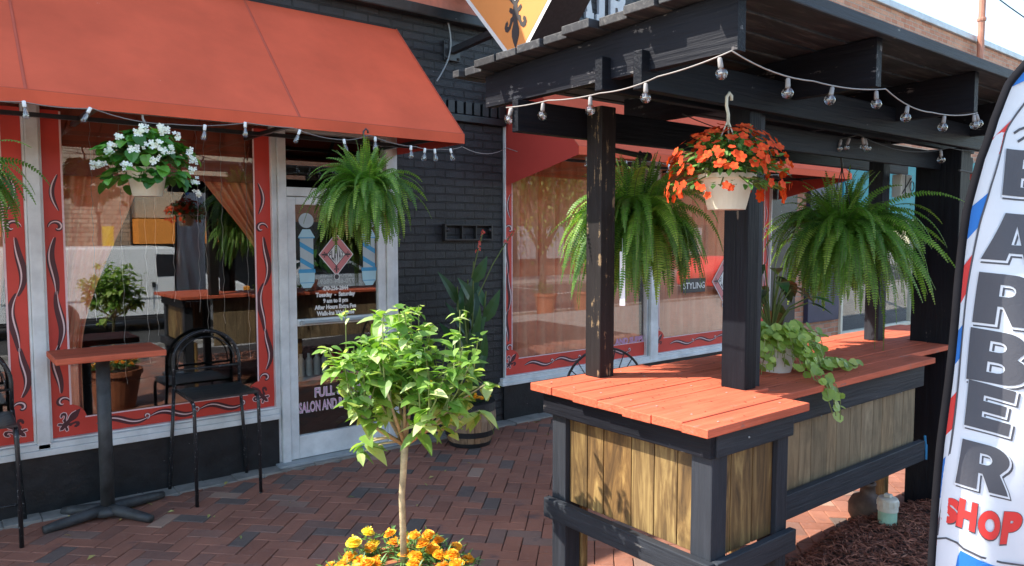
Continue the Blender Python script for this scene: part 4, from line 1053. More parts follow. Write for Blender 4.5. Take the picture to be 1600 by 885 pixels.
# pipes in the mulch
t = thing('cleanout_pipe', 'mint green pipe stub with a white screw cap standing in the mulch', 'pipe', (4.2, 1.88, 0))
PX, PY = 4.235, 1.885
m = MB(); m.lathe([(.050, -.02), (.050, .13), (.046, .13)], (PX, PY, 0), 24); m.build('pipe_body', M['mint_pvc'], t, smooth=False)
m = MB(); m.lathe([(.050, .131), (.055, .132), (.055, .195), (.050, .205), (.03, .208)], (PX, PY, 0), 24); m.cbox(PX - .018, PX + .018, PY - .018, PY + .018, .208, .226, .003)
for k in range(12): m.cbox(PX + .054 * math.cos(k * PI / 6) - .004, PX + .054 * math.cos(k * PI / 6) + .004, PY + .054 * math.sin(k * PI / 6) - .004, PY + .054 * math.sin(k * PI / 6) + .004, .16, .19, .002)
m.build('cap', M['white_pvc'], t)
o = MB(); o.lathe([(.09, 0), (.105, .03), (.105, .09), (.085, .13), (.045, .15), (.04, .20), (.046, .205), (.046, .22), (.03, .22), (.028, .16)], (4.36, 2.06, 0), 24)
tag(recentre(o.build('clay_jug', M['clay'], smooth=True), (4.36, 2.06, 0)), 'dark brown clay jug half sunk in the mulch behind the mint pipe', 'jug')

# ------------------------------------------------------------------ plants
def leaf(mb, base, d, n_up, L, W, fold=.25, curl_=.25, heart=False, seg=4):
    d = Vector(d).normalized(); s_ = d.cross(Vector(n_up)); s_ = s_.normalized() if s_.length > 1e-5 else d.orthogonal().normalized()
    u = s_.cross(d).normalized(); base = Vector(base)
    prof = ((0, .0), (.12, .62), (.35, 1), (.62, .78), (.85, .36), (1, 0)) if not heart else ((0, .0), (.02, .7), (.3, 1.05), (.6, .92), (.87, .5), (1, 0))
    c = []; l = []; r = []
    for t_, w_ in prof:
        p = base + d * (L * t_) - u * (L * curl_ * t_ * t_)
        c.append(p); e = u * (fold * w_ * W * .5)
        l.append(p + s_ * (w_ * W / 2) + e); r.append(p - s_ * (w_ * W / 2) + e)
    vs = []; fs = []
    n = len(prof)
    vs = c + l[1:-1] + r[1:-1]; lo = n; ro = n + n - 2
    fs.append((0, 1, lo)); fs.append((0, ro, 1))
    for i in range(1, n - 2):
        fs.append((i, i + 1, lo + i, lo + i - 1)); fs.append((i, ro + i - 1, ro + i, i + 1))
    fs.append((n - 2, n - 1, lo + n - 3)); fs.append((n - 2, ro + n - 3, n - 1))
    mb.add(vs, fs)
def disc_leaf(mb, c, nrm, r, cup=.15, k=8, notch=True):
    nrm = Vector(nrm).normalized(); a = nrm.orthogonal().normalized(); b_ = nrm.cross(a); c = Vector(c); ph = U(0, 6.28)
    vs = [c - nrm * r * cup]
    for i in range(k):
        t = ph + 2 * PI * i / k; rr = r * (1 + U(-.08, .08)) * (.72 if notch and i == 0 else 1)
        vs.append(c + (a * math.cos(t) + b_ * math.sin(t)) * rr + nrm * U(-.06, .06) * r)
    mb.add(vs, [(0, 1 + i, 1 + (i + 1) % k) for i in range(k)])
def flower5(mb, c, nrm, r, petals=5, cup=.25):
    nrm = Vector(nrm).normalized(); a = nrm.orthogonal().normalized(); b_ = nrm.cross(a); c = Vector(c); ph = U(0, 6.28)
    for i in range(petals):
        t = ph + 2 * PI * i / petals; d = a * math.cos(t) + b_ * math.sin(t); s_ = b_ * math.cos(t) - a * math.sin(t)
        p1 = c + d * r * .55 + nrm * r * cup * .5
        mb.add([c, p1 - s_ * r * .42, c + d * r * .95 - s_ * r * .22 + nrm * r * cup, c + d * r * .95 + s_ * r * .22 + nrm * r * cup, p1 + s_ * r * .42], [(0, 1, 2, 3, 4)])
def frond(mb, st, base, az, up_, L, wid=.034, droop=2.2, step=.0125, bias=None):
    p = Vector(base); d = Vector((math.cos(az) * math.cos(up_), math.sin(az) * math.cos(up_), math.sin(up_)))
    n = int(L / step); side0 = Vector((-math.sin(az), math.cos(az), 0)); tw_ = U(-.7, .7); pts = [p.copy()]
    sway = U(-.6, .6); tn = min(.62, max(.0, random.gauss(.30, .17)))
    for i in range(n):
        t = i / n
        d = (d + Vector((0, 0, -1)) * droop * step / max(.25, L) * (1.0 + .6 * t) + side0 * sway * step).normalized()
        p = p + d * step
        s_ = d.cross(Vector((0, 0, 1))); s_ = s_.normalized() if s_.length > .05 else side0
        s_ = (Matrix.Rotation(tw_, 3, d) @ s_)
        nn = s_.cross(d).normalized()
        w_ = wid * (min(1, t * 7 + .25)) * (1 - t ** 1.6) ** .8
        if i > 2:
            mb.cur = tn + .22 * t ** 3
            for sg in (-1, 1):
                e = s_ * sg; jit = U(-.15, .15); ll = w_ * U(.85, 1.1)
                a = p + d * (step * .34); b_ = p - d * (step * .34)
                tip = p + e * ll + d * (ll * (.25 + jit)) - nn * ll * U(.05, .35)
                mid = p + e * ll * .5 + d * (ll * .12 + step * .36); mid2 = p + e * ll * .5 + d * (ll * .12 - step * .32)
                mb.add([b_, mid2, tip, mid, a], [(0, 1, 2, 3, 4)])
        pts.append(p.copy())
    st.tube(pts[::max(1, n // 8)] + [pts[-1]], .0016, 4, cap=False)
def pot(c, r_top, r_bot, h, mat, parent, rim=.008, n=28, name='pot', fill=True):
    m = MB(); m.lathe([(r_bot, 0), (r_bot + (r_top - r_bot) * .12, h * .1), (r_bot + (r_top - r_bot) * .14, h * .105), (r_top - .002, h * .86), (r_top + rim, h * .87), (r_top + rim, h), (r_top - .004, h), (r_top - .01, h * .88)], c, n)
    m.build(name, mat, parent, smooth=False)
    if fill:
        m = MB(); m.lathe([(r_top - .01, h * .86), (r_top * .4, h * .93), (.001, h * .95)], c, 16); m.build('soil', M['soil'], parent)
def hanger(parent, c, r, ztop, mat, hookmat, n=3, thick=.0028):
    m = MB(); top = Vector((c[0], c[1], ztop))
    for k in range(n):
        a = 2 * PI * k / n + .5; m.tube([(c[0] + r * math.cos(a), c[1] + r * math.sin(a), c[2]), top - Vector((0, 0, .05))], thick, 5)
    m.build('hanger_wire', mat, parent)
    m = MB(); m.tube([top + Vector(p) for p in ((0, 0, -.07), (0, 0, -.03), (-.012, 0, 0), (-.012, 0, .03), (.004, 0, .048), (.018, 0, .038), (.018, 0, .022))], thick * 2.2, 7); m.build('hanger_hook', hookmat, parent, smooth=True)
def fern(name, label, c, n, Lr, pr, ph, ztop, group=None, extra=(), seed=1, long_down=0, step=.0135, wid=.034, spread=(0, 2 * PI)):
    random.seed(seed)
    t = thing(name, label, 'hanging plant', c, group)
    pot((c[0], c[1], c[2]), pr, pr * .72, ph, M['black_pot'], t)
    f = MB(); st = MB(); top = Vector((c[0], c[1], c[2] + ph * .9))
    for i in range(n):
        az = U(*spread); cls = R(); up_, L, dr_ = (U(68, 88), U(.24, .38), U(.6, 1.9)) if cls < .26 else ((U(28, 68), U(.34, .50), U(1.7, 3.4)) if cls < .72 else (U(-10, 32), U(.30, .46), U(1.8, 4.2))); up_ = math.radians(up_); L *= Lr[1] / .5; wk = 1.25 if cls > .25 else .9
        b_ = top + Vector((math.cos(az), math.sin(az), 0)) * U(0, pr * .75)
        frond(f, st, b_, az + U(-.3, .3), up_, L, wid=wid * wk * U(.85, 1.2), droop=dr_, step=step)
    bd = MB(); bs_ = MB()
    for i in range(7):
        az = U(0, 6.28); frond(bd, bs_, top + Vector((math.cos(az), math.sin(az), 0)) * pr * .8, az, U(-.2, .5), U(.22, .36), .028, U(3, 5), step)
    bd.cur = None; bd.tone = {}; bd.build('dry_fronds', M['dry_leaf'], t)
    lop = U(0, 6.28)
    for i in range(n // 6): frond(f, st, top + Vector((math.cos(lop), math.sin(lop), 0)) * pr * .6, lop + U(-.7, .7), U(.1, 1.2), Lr[1] * U(.8, 1.15), wid * U(1, 1.3), U(1.4, 3.6), step)
    for (az, up_, L, dr) in extra: frond(f, st, top, math.radians(az), math.radians(up_), L, wid, dr, step)
    f.build('fronds', M['fern'], t); st.build('frond_stems', M['fern_stem'], t)
    hanger(t, (c[0], c[1], c[2] + ph), pr, ztop, M['dark_cord'], M['black_metal'])
    return t
fern('boston_fern', 'bushy fern in a black pot hanging in front of the glass door', (2.165, 4.17, 1.83), 240, (.30, .47), .085, .13, 2.30, 'boston ferns hung in black pots', seed=3, wid=.042)
fern('boston_fern', 'fern cut by the left edge of the photo under the awning', (.09, 4.15, 1.82), 130, (.30, .45), .085, .13, 2.30, 'boston ferns hung in black pots', seed=11)
fern('boston_fern', 'large fern hanging from a black bar between the first and second posts', (2.80, 2.50, 1.63), 260, (.34, .53), .095, .13, 2.06, 'boston ferns hung in black pots', seed=5, step=.012, wid=.040)
fern('boston_fern', 'large fern in front of the back post with one frond trailing to the counter', (4.06, 2.12, 1.57), 260, (.36, .56), .095, .13, 2.12, 'boston ferns hung in black pots', extra=[(-40, 10, .85, 5.0), (-30, 15, .8, 5.5), (-20, 70, .6, 1.2), (0, 40, .7, 1.3), (-10, 20, .7, 1.4)], seed=8, wid=.042)
random.seed(21)
t = thing('hanging_bar', 'short black pipe arm holding the fern beside the first post', 'bracket', (2.5, 2.44, 2.10))
m = MB(); m.tube([(2.45, 2.46, 2.105), (2.86, 2.50, 2.085)], .013, 10); m.lathe([(.022, -.02), (.022, .02)], (2.85, 2.50, 2.086), 10, Matrix.Rotation(PI / 2, 3, 'Y')); m.build('pipe', M['black_metal'], t)
m = MB(); m.beam((2.80, 2.497, 2.10), (2.80, 2.50, 1.98), .014, .004); m.build('strap', M['black_metal'], t)
t = thing('plant_tag', 'white plastic care tag hanging out of the fern by the first post', 'tag', (2.46, 2.30, 1.45))
m = MB(); m.beam((2.48, 2.31, 1.62), (2.44, 2.27, 1.38), .024, .001, (.62, .78, 0)); m.build('tag_strip', M['tag_white'], t)
m = MB(); m.beam((2.48, 2.31, 1.62), (2.50, 2.33, 1.68), .003, .001, (1, -1, 0)); m.build('tag_loop', M['tag_white'], t)

# begonia basket
random.seed(31)
c = (.95, 4.31, 1.90)
t = thing('begonia_basket', 'white flowered begonia in a cream pot hanging under the long awning', 'hanging plant', c)
pot(c, .098, .072, .15, M['cream_pot'], t)
lf = MB(); wf = MB(); st = MB()
for i in range(330):
    a = U(0, 2 * PI); e = U(-.35, 1.35); rr = U(.55, 1.0)
    ctr = Vector((c[0], c[1], c[2] + .15)); d = Vector((math.cos(a) * math.cos(e), math.sin(a) * math.cos(e), math.sin(e)))
    p = ctr + Vector((d.x * .265, d.y * .25, d.z * .20 - (.04 if e < .1 else 0))) * rr
    if p.z < c[2] + .09 and (Vector((p.x - c[0], p.y - c[1], 0)).length < .12): continue
    dd = Vector((d.x + U(-.6, .6), d.y + U(-.6, .6), U(-.7, .35))); lw__ = U(.045, .078); leaf(lf, p - dd * .02, dd, (d.x, d.y, 1.1), lw__, lw__ * .92, U(.15, .45), U(.1, .5), heart=True)
    if i % 5 == 0: st.tube([ctr, ctr.lerp(p, .5) + Vector((0, 0, .02)), p], .003, 4)
for (dx, dz) in ((-.24, .10), (-.27, .05), (-.22, .13), (-.16, .02), (-.10, .20), (-.05, .14), (-.07, .23), (0, .14), (.02, .23), (.05, .22), (.08, .12), (.20, .12), (.24, .08), (.23, .02), (.25, -.03), (.29, -.10), (-.12, .12), (-.19, .18), (.12, .2), (-.02, .06), (.03, .1), (-.29, .03)):
    wf = MB()
    for q in range(6):
        p = Vector((c[0] + dx * .85 + U(-.018, .018), c[1] - math.sqrt(max(0, .055 - dx * dx * .7)) + U(-.015, .015), c[2] + .12 + dz * .92 + U(-.018, .018)))
        flower5(wf, p, (U(-.5, .5), -1, U(0, .8)), U(.011, .017), 4, .2)
    wf.build('flower_cluster', M['white_petal'], t)
lf.build('leaves', M['beg_leaf'], t); st.build('stems', M['fern_stem'], t)
hanger(t, (c[0], c[1], c[2] + .15), .09, 2.31, M['cord'], M['cord'])

# impatiens basket in the foreground
random.seed(33); r2x = right
c = (2.34, 1.66, 1.79)
t = thing('impatiens_basket', 'orange flowered impatiens in a cream pot hanging before the second post', 'hanging plant', c)
pot(c, .097, .068, .13, M['cream_pot'], t)
m = MB(); m.ball((c[0] + .01, c[1] - .094, c[2] + .085), .006, 8, 5); m.build('plug', M['dark_cord'], t)
lf = MB(); wf = MB(); st = MB()
for i in range(800):
    a = U(0, 2 * PI); e = U(-.2, 1.45); rr = U(.5, 1.0)
    ctr = Vector((c[0], c[1], c[2] + .13)); d = Vector((math.cos(a) * math.cos(e), math.sin(a) * math.cos(e), math.sin(e)))
    p = ctr + Vector((d.x * .205, d.y * .205, d.z * .155 - (.03 if e < 0 else 0))) * rr
    if p.z < c[2] + .10 and (Vector((p.x - c[0], p.y - c[1], 0)).length < .115): continue
    leaf(lf, p, (d.x + U(-.5, .5), d.y + U(-.5, .5), U(-.6, .5)), (d.x, d.y, 1), U(.028, .045), U(.014, .022), .2, .2)
    if i % 7 == 0: st.tube([ctr, ctr.lerp(p, .5) + Vector((0, 0, .015)), p], .003, 4)
for i in range(240):
    a = U(0, 2 * PI); e = U(-.1, 1.45) if i % 4 else U(-.35, .3)
    ctr = Vector((c[0], c[1], c[2] + .13)); d = Vector((math.cos(a) * math.cos(e), math.sin(a) * math.cos(e), math.sin(e)))
    p = ctr + Vector((d.x * .215, d.y * .215, d.z * .17 - (.04 if e < 0 else 0))) * U(.93, 1.08)
    if p.z < c[2] + .11 and (p - Vector(c)).xy.dot(r2x.xy) > -.14 and (p - Vector(c)).xy.dot(r2x.xy) < .12 and R() < .85: continue
    flower5(wf, p, d + Vector((U(-.4, .4), U(-.4, .4), U(-.2, .5))), U(.014, .021), 5, .12)
lf.build('leaves', M['imp_leaf'], t); wf.build('flowers', M['orange_petal'], t); st.build('stems', M['fern_stem'], t)
hanger(t, (c[0], c[1], c[2] + .12), .09, 2.17, M['cream_pot'], M['cream_pot'], thick=.0028)

# second impatiens seen past the tall post
random.seed(35)
c = (5.5, 1.98, 1.82)
t = thing('impatiens_basket', 'small red flowered plant hanging behind the tall front post', 'hanging plant', c)
pot(c, .09, .065, .12, M['cream_pot'], t)
lf = MB(); wf = MB()
for i in range(220):
    a = U(0, 2 * PI); e = U(-.6, 1.4); ctr = Vector((c[0], c[1], c[2] + .13)); d = Vector((math.cos(a) * math.cos(e), math.sin(a) * math.cos(e), math.sin(e)))
    p = ctr + Vector((d.x * .17, d.y * .17, d.z * .15)) * U(.5, 1)
    leaf(lf, p, (d.x, d.y, U(-.5, .5)), (0, 0, 1), .05, .028)
    if i % 5 == 0: flower5(wf, ctr + Vector((d.x * .19, d.y * .19, d.z * .17)), d, .026)
lf.build('leaves', M['imp_leaf'], t); wf.build('flowers', M['red_petal'], t); hanger(t, (c[0], c[1], c[2] + .12), .08, 2.15, M['cord'], M['cord'])

# trailing plant on the counter
random.seed(37)
c = (3.22, 1.98, 1.037)
t = thing('trailing_plant', 'round leaved trailing plant in a white tapered pot on the bar counter', 'potted plant', c)
pot(c, .10, .066, .15, M['white_pot'], t)
lf = MB(); st = MB()
vines = []
for i in range(44):
    a = U(0, 2 * PI) if i < 22 else U(2.6, 5.4); r_ = U(.1, .2); p0 = Vector((c[0], c[1], c[2] + .15)); p1 = p0 + Vector((math.cos(a) * .09, math.sin(a) * .09, U(.03, .07))); p2 = p0 + Vector((math.cos(a) * r_, math.sin(a) * r_, U(-.05, .05)))
    vines.append([p0, p1, p2, p2 + Vector((math.cos(a) * .03, math.sin(a) * .03, -U(.03, .12)))])
for i in range(9):
    a = U(-1.7, .1); p0 = Vector((c[0], c[1], c[2] + .15)); z0 = c[2] + .012
    p1 = p0 + Vector((math.cos(a) * .12, math.sin(a) * .10, .0)); p2 = Vector((p1.x + .04, p1.y - .03, z0 + .02)); p3 = Vector((p2.x + U(.05, .30), p2.y + U(-.12, .0), z0 + .008))
    vines.append([p0, p1, p2, p3])
p0 = Vector((c[0] + .02, c[1] - .05, c[2] + .15))
for dx in (0, .03, .07): vines.append([p0, p0 + Vector((.0, -.09, -.03)), Vector((3.10 + dx, 1.72, 1.05)), Vector((3.10 + dx, 1.655, 1.03)), Vector((3.09 + dx * 1.5, 1.645, .97)), Vector((3.12 + dx, 1.64, .91 - dx * .6))])
for v in vines:
    st.tube(v, .0022, 5)
    tot = 0
    for i in range(len(v) - 1):
        seg = (v[i + 1] - v[i]).length; k = max(1, int(seg / .026))
        for j in range(k):
            p = v[i].lerp(v[i + 1], (j + R()) / k) + Vector((U(-.016, .016), U(-.016, .016), U(.0, .022)))
            p.z = max(p.z, c[2] + .012) if (p.y > 1.665) else p.z
            disc_leaf(lf, p, (U(-.7, .4), U(-1.2, -.1), U(.2, 1)), U(.014, .030), .1, 9)
lf.build('leaves', M['pothos_leaf'], t); st.build('vines', M['hib_stem'], t)
random.seed(39)
c = (3.55, 2.22, 1.037)
t = thing('leafy_houseplant', 'dark broad leaved plant in a white pot behind the trailing plant', 'potted plant', c)
pot(c, .085, .06, .13, M['white_pot'], t)
lf = MB(); st = MB()
for i in range(26):
    a = U(0, 2 * PI); h = U(.12, .40); r_ = U(.05, .20); p0 = Vector((c[0], c[1], c[2] + .12)); p1 = p0 + Vector((math.cos(a) * r_, math.sin(a) * r_, h))
    st.tube([p0, p0.lerp(p1, .5) + Vector((0, 0, .05)), p1], .004, 5); leaf(lf, p1, (math.cos(a), math.sin(a), U(-.9, .2)), (0, 0, 1), U(.12, .2), U(.06, .09), .15, .35)
lf.build('leaves', M['dark_leaf'], t); st.build('stems', M['fern_stem'], t)

# barrel planter with canna
random.seed(41)
c = (3.43, 4.86, 0)
t = thing('barrel_planter', 'half barrel planter with dark bands holding a tall canna and orange flowers', 'planter', c)
m = MB(); prof = [(.165, .0), (.20, .10), (.215, .22), (.205, .335)]
ns = 22
for k in range(ns):
    a0 = 2 * PI * (k + .03) / ns; a1 = 2 * PI * (k + .97) / ns; vs = []
    for (r_, z) in prof:
        for a in (a0, a1): vs.append((c[0] + r_ * math.cos(a), c[1] + r_ * math.sin(a), z))
        for a in (a1, a0): vs.append((c[0] + (r_ - .02) * math.cos(a), c[1] + (r_ - .02) * math.sin(a), z))
    fs = []
    for i in range(3):
        for q in range(4): fs.append((i*4+q, i*4+(q+1) % 4, (i+1)*4+(q+1) % 4, (i+1)*4+q))
    fs += [(0,3,2,1), (12,13,14,15)]; m.add(vs, fs)
m.build('staves', M['barrel'], t)
for (z0, z1_) in ((.0, .035), (.085, .13), (.285, .35)):
    def rr(z):
        for (a, za), (b_, zb) in zip(prof, prof[1:]):
            if za <= z <= zb: return a + (b_ - a) * (z - za) / (zb - za)
        return prof[-1][0]
    m = MB(); m.lathe([(rr(z0) + .001, z0), (rr(z0) + .004, z0), (rr(min(.335, z1_)) + .004, z1_), (rr(min(.335, z1_)) + .001, z1_), (rr(min(.335, z1_)) - .012, z1_ - .002)], c, 32); m.build('band', M['steel_band'], t)
m = MB(); m.lathe([(.185, .30), (.1, .33), (.001, .34)], c, 20); m.build('soil', M['soil'], t)
lf = MB(); st = MB(); wf = MB(); ml = MB()
for (dx, dy, h, lean) in ((-.08, .02, .95, -.02), (.0, -.02, 1.15, .03), (.08, .04, .90, .12), (.03, .06, 1.0, .0), (-.03, -.06, .8, -.06)):
    p0 = Vector((c[0] + dx, c[1] + dy, .33)); p1 = p0 + Vector((lean, 0, h)); st.tube([p0, p0.lerp(p1, .5), p1], [.011, .009, .005], 6)
    for k in range(6):
        a = k * 2.4 + dx * 30; q = p0.lerp(p1, .15 + .14 * k)
        leaf(lf, q, (math.cos(a) * .55, math.sin(a) * .35 - .15, .9), (0, -1, .4), U(.24, .34), U(.075, .11), .2, .25)
for pts_ in ([(3.44, 4.84, 1.35), (3.47, 4.80, 1.55), (3.51, 4.78, 1.72)], [(3.52, 4.86, 1.2), (3.62, 4.80, 1.45), (3.72, 4.76, 1.62), (3.80, 4.74, 1.73)]):
    st.tube(pts_, .005, 5)
    for k in range(10):
        q = Vector(pts_[-2]).lerp(Vector(pts_[-1]), k / 9); flower5(wf, q + Vector((U(-.015, .015), U(-.02, .01), U(-.01, .02))), (U(-1, 1), -1, U(-.5, 1)), U(.012, .02), 4)
for k in range(16):
    a = U(PI, 2 * PI); q = Vector((c[0] + .15 * math.cos(a), c[1] + .13 * math.sin(a), U(.37, .43)))
    for z in range(3): flower5(ml, q + Vector((U(-.006, .006), U(-.006, .006), z * .004)), (U(-.3, .3), -.5, 1), .026 - z * .005, 7, .35)
    for z in range(5): leaf(lf, q - Vector((0, 0, .03)), (U(-1, 1), U(-1, 1), .3), (0, 0, 1), .06, .02)
lf.build('canna_leaves', M['canna_leaf'], t); st.build('stems', M['fern_stem'], t); wf.build('canna_flowers', M['red_petal'], t); ml.build('orange_flowers', M['marigold'], t)

# the small tree in its flower pot, foreground
random.seed(43)
PT = Vector((1.425, 2.47, 0))
t = thing('potted_tree', 'small bright green leafy tree with a pale bare trunk rising from the marigold pot', 'tree', (PT.x, PT.y, .36))
zf = 1.13
tr = [PT + Vector((0, 0, .40)), PT + Vector((-.002, .0, .55)), PT + Vector((-.006, 0, .68)), PT + Vector((.004, 0, .80)), PT + Vector((.010, 0, .90))]
m = MB(); m.tube(tr, [.0145, .013, .0125, .0135, .0165], 12); m.build('trunk', M['trunk'], t, smooth=True)
br = MB(); lf = MB(); gs = MB(); fork = tr[-1]
CR = right.xy.normalized()   # spread the crown evenly in plan
def leafy(p, d, n_, scale=1.0):
    for k in range(n_):
        a = U(0, 2 * PI); q = p + Vector((U(-.02, .02), U(-.02, .02), U(-.02, .02)))
        dd = Vector((math.cos(a), math.sin(a), U(-.9, .35))) + d * .3
        L = U(.045, .105) * scale
        leaf(lf, q, dd, (U(-.3, .3), U(-.3, .3), 1), L, L * U(.48, .62), U(.05, .4), U(.1, .45))
tips = []
nb_ = 17
for i in range(nb_):
    a = 2 * PI * i / nb_ + U(-.15, .15); e = U(.3, 1.35); L = U(.18, .29)
    if i % 4 == 0: e = U(.15, .45); L = U(.20, .26)
    d = Vector((math.cos(a) * math.cos(e), math.sin(a) * math.cos(e), math.sin(e)))
    p1 = fork + d * L * .5 + Vector((0, 0, .01)); p2 = fork + Vector((d.x * L * 1.0, d.y * L * 1.0, d.z * L + .06))
    br.tube([fork - Vector((0, 0, .02)), p1, p2], [.009, .006, .004], 6)
    for j in range(4):
        b0 = p1.lerp(p2, U(.0, 1)); up2 = Vector((U(-.35, .35), U(-.35, .35), 1)).normalized(); L2 = U(.12, .30)
        if b0.z + L2 > fork.z + .52: L2 = max(.06, fork.z + .52 - b0.z)
        b1 = b0 + up2 * L2 * .5 + Vector((d.x, d.y, 0)) * .03; b2 = b1 + up2 * L2 * .5
        gs.tube([b0, b1, b2], [.004, .003, .002], 5); tips.append(b2)
        for k in range(int(L2 / .034) + 2):
            q = b0.lerp(b1, k / 8) if k < 8 and R() < .5 else b1.lerp(b2, R()); leafy(q, up2, random.choice([1, 1, 2]))
        leafy(b2, Vector((0, 0, 1)), 6, .6)
    leafy(p2, d, 4, 1.05)
for k in range(5):
    q = fork + Vector((U(-.2, .2), U(-.2, .2), .46)); b0 = q - Vector((0, 0, .12)); gs.tube([b0, q + Vector((0, 0, .05))], .002, 5); leafy(q + Vector((0, 0, .03)), Vector((0, 0, 1)), 8, .5)
# low drooping twig on the left
for (dx, dy, dz, n_) in ((-.12, .10, .0, 4), (-.13, .11, -.05, 3), (.22, -.19, .12, 7), (.24, -.2, .22, 8), (.12, -.12, .05, 4), (-.10, .10, -.01, 3)):
    q = fork + Vector((dx, dy, dz)); br.tube([fork, fork.lerp(q, .5) + Vector((0, 0, .012)), q], [.006, .004, .003], 6); leafy(q, Vector((dx, dy, -.1)), n_, 1.15)
br.build('branches', M['trunk'], t, smooth=True); gs.build('twigs', M['hib_stem'], t); lf.build('leaves', M['hib_leaf'], t)
m = MB()
for (dx, dy, dz) in ((-.02, -.04, .20), (.05, -.1, .22), (-.12, .0, .35)):
    m = MB()
    for z in range(3): flower5(m, fork + Vector((dx, dy, dz + z * .006)), (U(-.5, .5), -1, .3), .016, 5, .5)
    m.build('flower_bud', M['marigold_y'], t)
t = thing('flower_pot', 'round terracotta pot of yellow and orange marigolds round the small tree', 'planter', (PT.x, PT.y, 0))
pot((PT.x, PT.y, 0), .235, .17, .38, M['terracotta'], t, rim=.014)
random.seed(45)
lf = MB(); f1 = MB(); f2 = MB(); st = MB()
def marig(mb, q, r_):
    nrm = Vector((U(-.4, .4), U(-.4, .2), 1)).normalized(); a = nrm.orthogonal().normalized(); b_ = nrm.cross(a)
    for lyr in range(5):
        rr_ = r_ * (1 - lyr * .17); k = 11 - lyr
        for i in range(k):
            th = 2 * PI * i / k + lyr * .3 + U(-.1, .1); d = a * math.cos(th) + b_ * math.sin(th); s_ = b_ * math.cos(th) - a * math.sin(th)
            o_ = q + nrm * (lyr * r_ * .16); w_ = rr_ * .42; tp = o_ + d * rr_ + nrm * (r_ * U(-.15, .25) * (lyr * .25 + .3))
            mb.add([o_, tp - s_ * w_ * .9 - d * w_ * .3, tp - s_ * w_ * .3, tp + nrm * r_ * .05 + d * .1 * w_, tp + s_ * w_ * .3, tp + s_ * w_ * .9 - d * w_ * .3], [(0, 1, 2, 3, 4, 5)])
fwd2 = fwd.xy.normalized(); r2_ = right.xy.normalized()
for (u, v, h, ty, r_) in ((-.20, .02, .115, 1, .026), (-.155, .08, .135, 1, .022), (-.14, .05, .08, 0, .022), (-.13, -.08, .07, 0, .027), (-.20, -.11, .05, 0, .026), (-.23, -.10, .05, 0, .026), (-.27, -.06, .04, 0, .024), (-.165, -.10, .055, 0, .024), (-.10, -.13, .055, 1, .024), (.02, -.16, .04, 1, .024),
    (.075, .0, .12, 0, .023), (.055, -.05, .085, 0, .027), (.035, .08, .12, 0, .02), (-.005, .04, .11, 0, .018), (.13, .07, .10, 0, .021), (.11, .02, .085, 0, .024), (.14, -.02, .08, 0, .022), (.19, -.03, .085, 0, .026), (.215, -.07, .06, 0, .025), (.165, -.09, .06, 0, .026), (.14, -.13, .045, 1, .023), (.20, -.12, .035, 0, .026), (.26, -.09, .02, 0, .025), (-.06, -.15, .03, 0, .022), (.08, .15, .09, 0, .022), (-.08, .16, .09, 0, .022), (.0, .19, .06, 0, .022), (.25, .02, .04, 0, .022)) + tuple((U(-.23, .24), U(-.14, .10), U(.05, .10), int(R() < .25), U(.021, .026)) for _ in range(14)):
    q = Vector((PT.x, PT.y, .40)) + Vector((*(r2_ * u + fwd2 * v), 0)); p = q + Vector((0, 0, h * .9 - .018))
    st.tube([Vector((PT.x + (q.x - PT.x) * .6, PT.y + (q.y - PT.y) * .6, .39)), p], .0025, 5); fh = MB(); marig(fh, p, r_ * 1.25); fh.build('marigold_head', M['marigold_y'] if ty else M['marigold'], t)
    for k in range(46):
        b_ = Vector((q.x, q.y, .40)).lerp(p, U(.0, .95)) + Vector((U(-.03, .03), U(-.03, .03), 0)); d = Vector((U(-1, 1), U(-1, 1), U(-.1, .9)))
        leaf(lf, b_, d, (0, 0, 1), U(.022, .05), U(.005, .010), .1, .2)
lf.build('foliage', M['marigold_leaf'], t); st.build('stems', M['hib_stem'], t)

# ------------------------------------------------------------------ feather banner (stands upright, face parallel to the road side)
random.seed(51)
BS = 1 / 525.0; BO = Vector((0, 0, 0)) + Vector((*(fwd2 * 2.2), 0)) + Vector((*(r2_ * ((1490 - 800) / 1155 * 2.2)), 0)); BZ = 1.254
flag = thing('feather_banner', 'tall white feather banner with black edge reading BARBER SHOP in dark letters', 'banner', (BO.x, BO.y, 0))
def BN(x, y, l=0):
    wv = .016 * math.sin((x - 1480) * .030 + y * .006) + .009 * math.sin((x - 1480) * .055 - y * .011 + 1)
    if x < 1500: wv *= max(0, (x - 1465) / 35)
    q = BO + Vector((*(r2_ * ((x - 1490) * BS)), 0)) - Vector((*(fwd2 * (wv + .0012 * l)), 0)); q.z = BZ + (600 - y) * BS
    return q
def interp(tab, y):
    for (a, xa), (b_, xb) in zip(tab, tab[1:]):
        if a <= y <= b_: return xa + (xb - xa) * (y - a) / (b_ - a)
    return tab[0][1] if y < tab[0][0] else tab[-1][1]
edge = [(-5, 1790), (0, 1745), (20, 1690), (48, 1645), (92, 1603), (135, 1568), (190, 1541), (250, 1522), (330, 1508), (450, 1499), (600, 1490), (700, 1483), (885, 1475), (1010, 1471)]
inner = [(60, 1702), (95, 1652), (150, 1606), (205, 1568), (290, 1543), (345, 1531), (450, 1519), (560, 1510), (700, 1500), (800, 1491), (850, 1485), (1010, 1481)]
m = MB(); rows = []
nyb = 90; nxb = 16; vs = []
for j in range(nyb + 1):
    y = -5 + 1015 * j / nyb; xl = interp(edge, y) + 6
    for i in range(nxb + 1): vs.append(BN(xl + (1805 - xl) * i / nxb, y))
m.add(vs, [(j*(nxb+1)+i, (j+1)*(nxb+1)+i, (j+1)*(nxb+1)+i+1, j*(nxb+1)+i+1) for j in range(nyb) for i in range(nxb)])
m.build('cloth', M['banner_white'], flag, smooth=True)
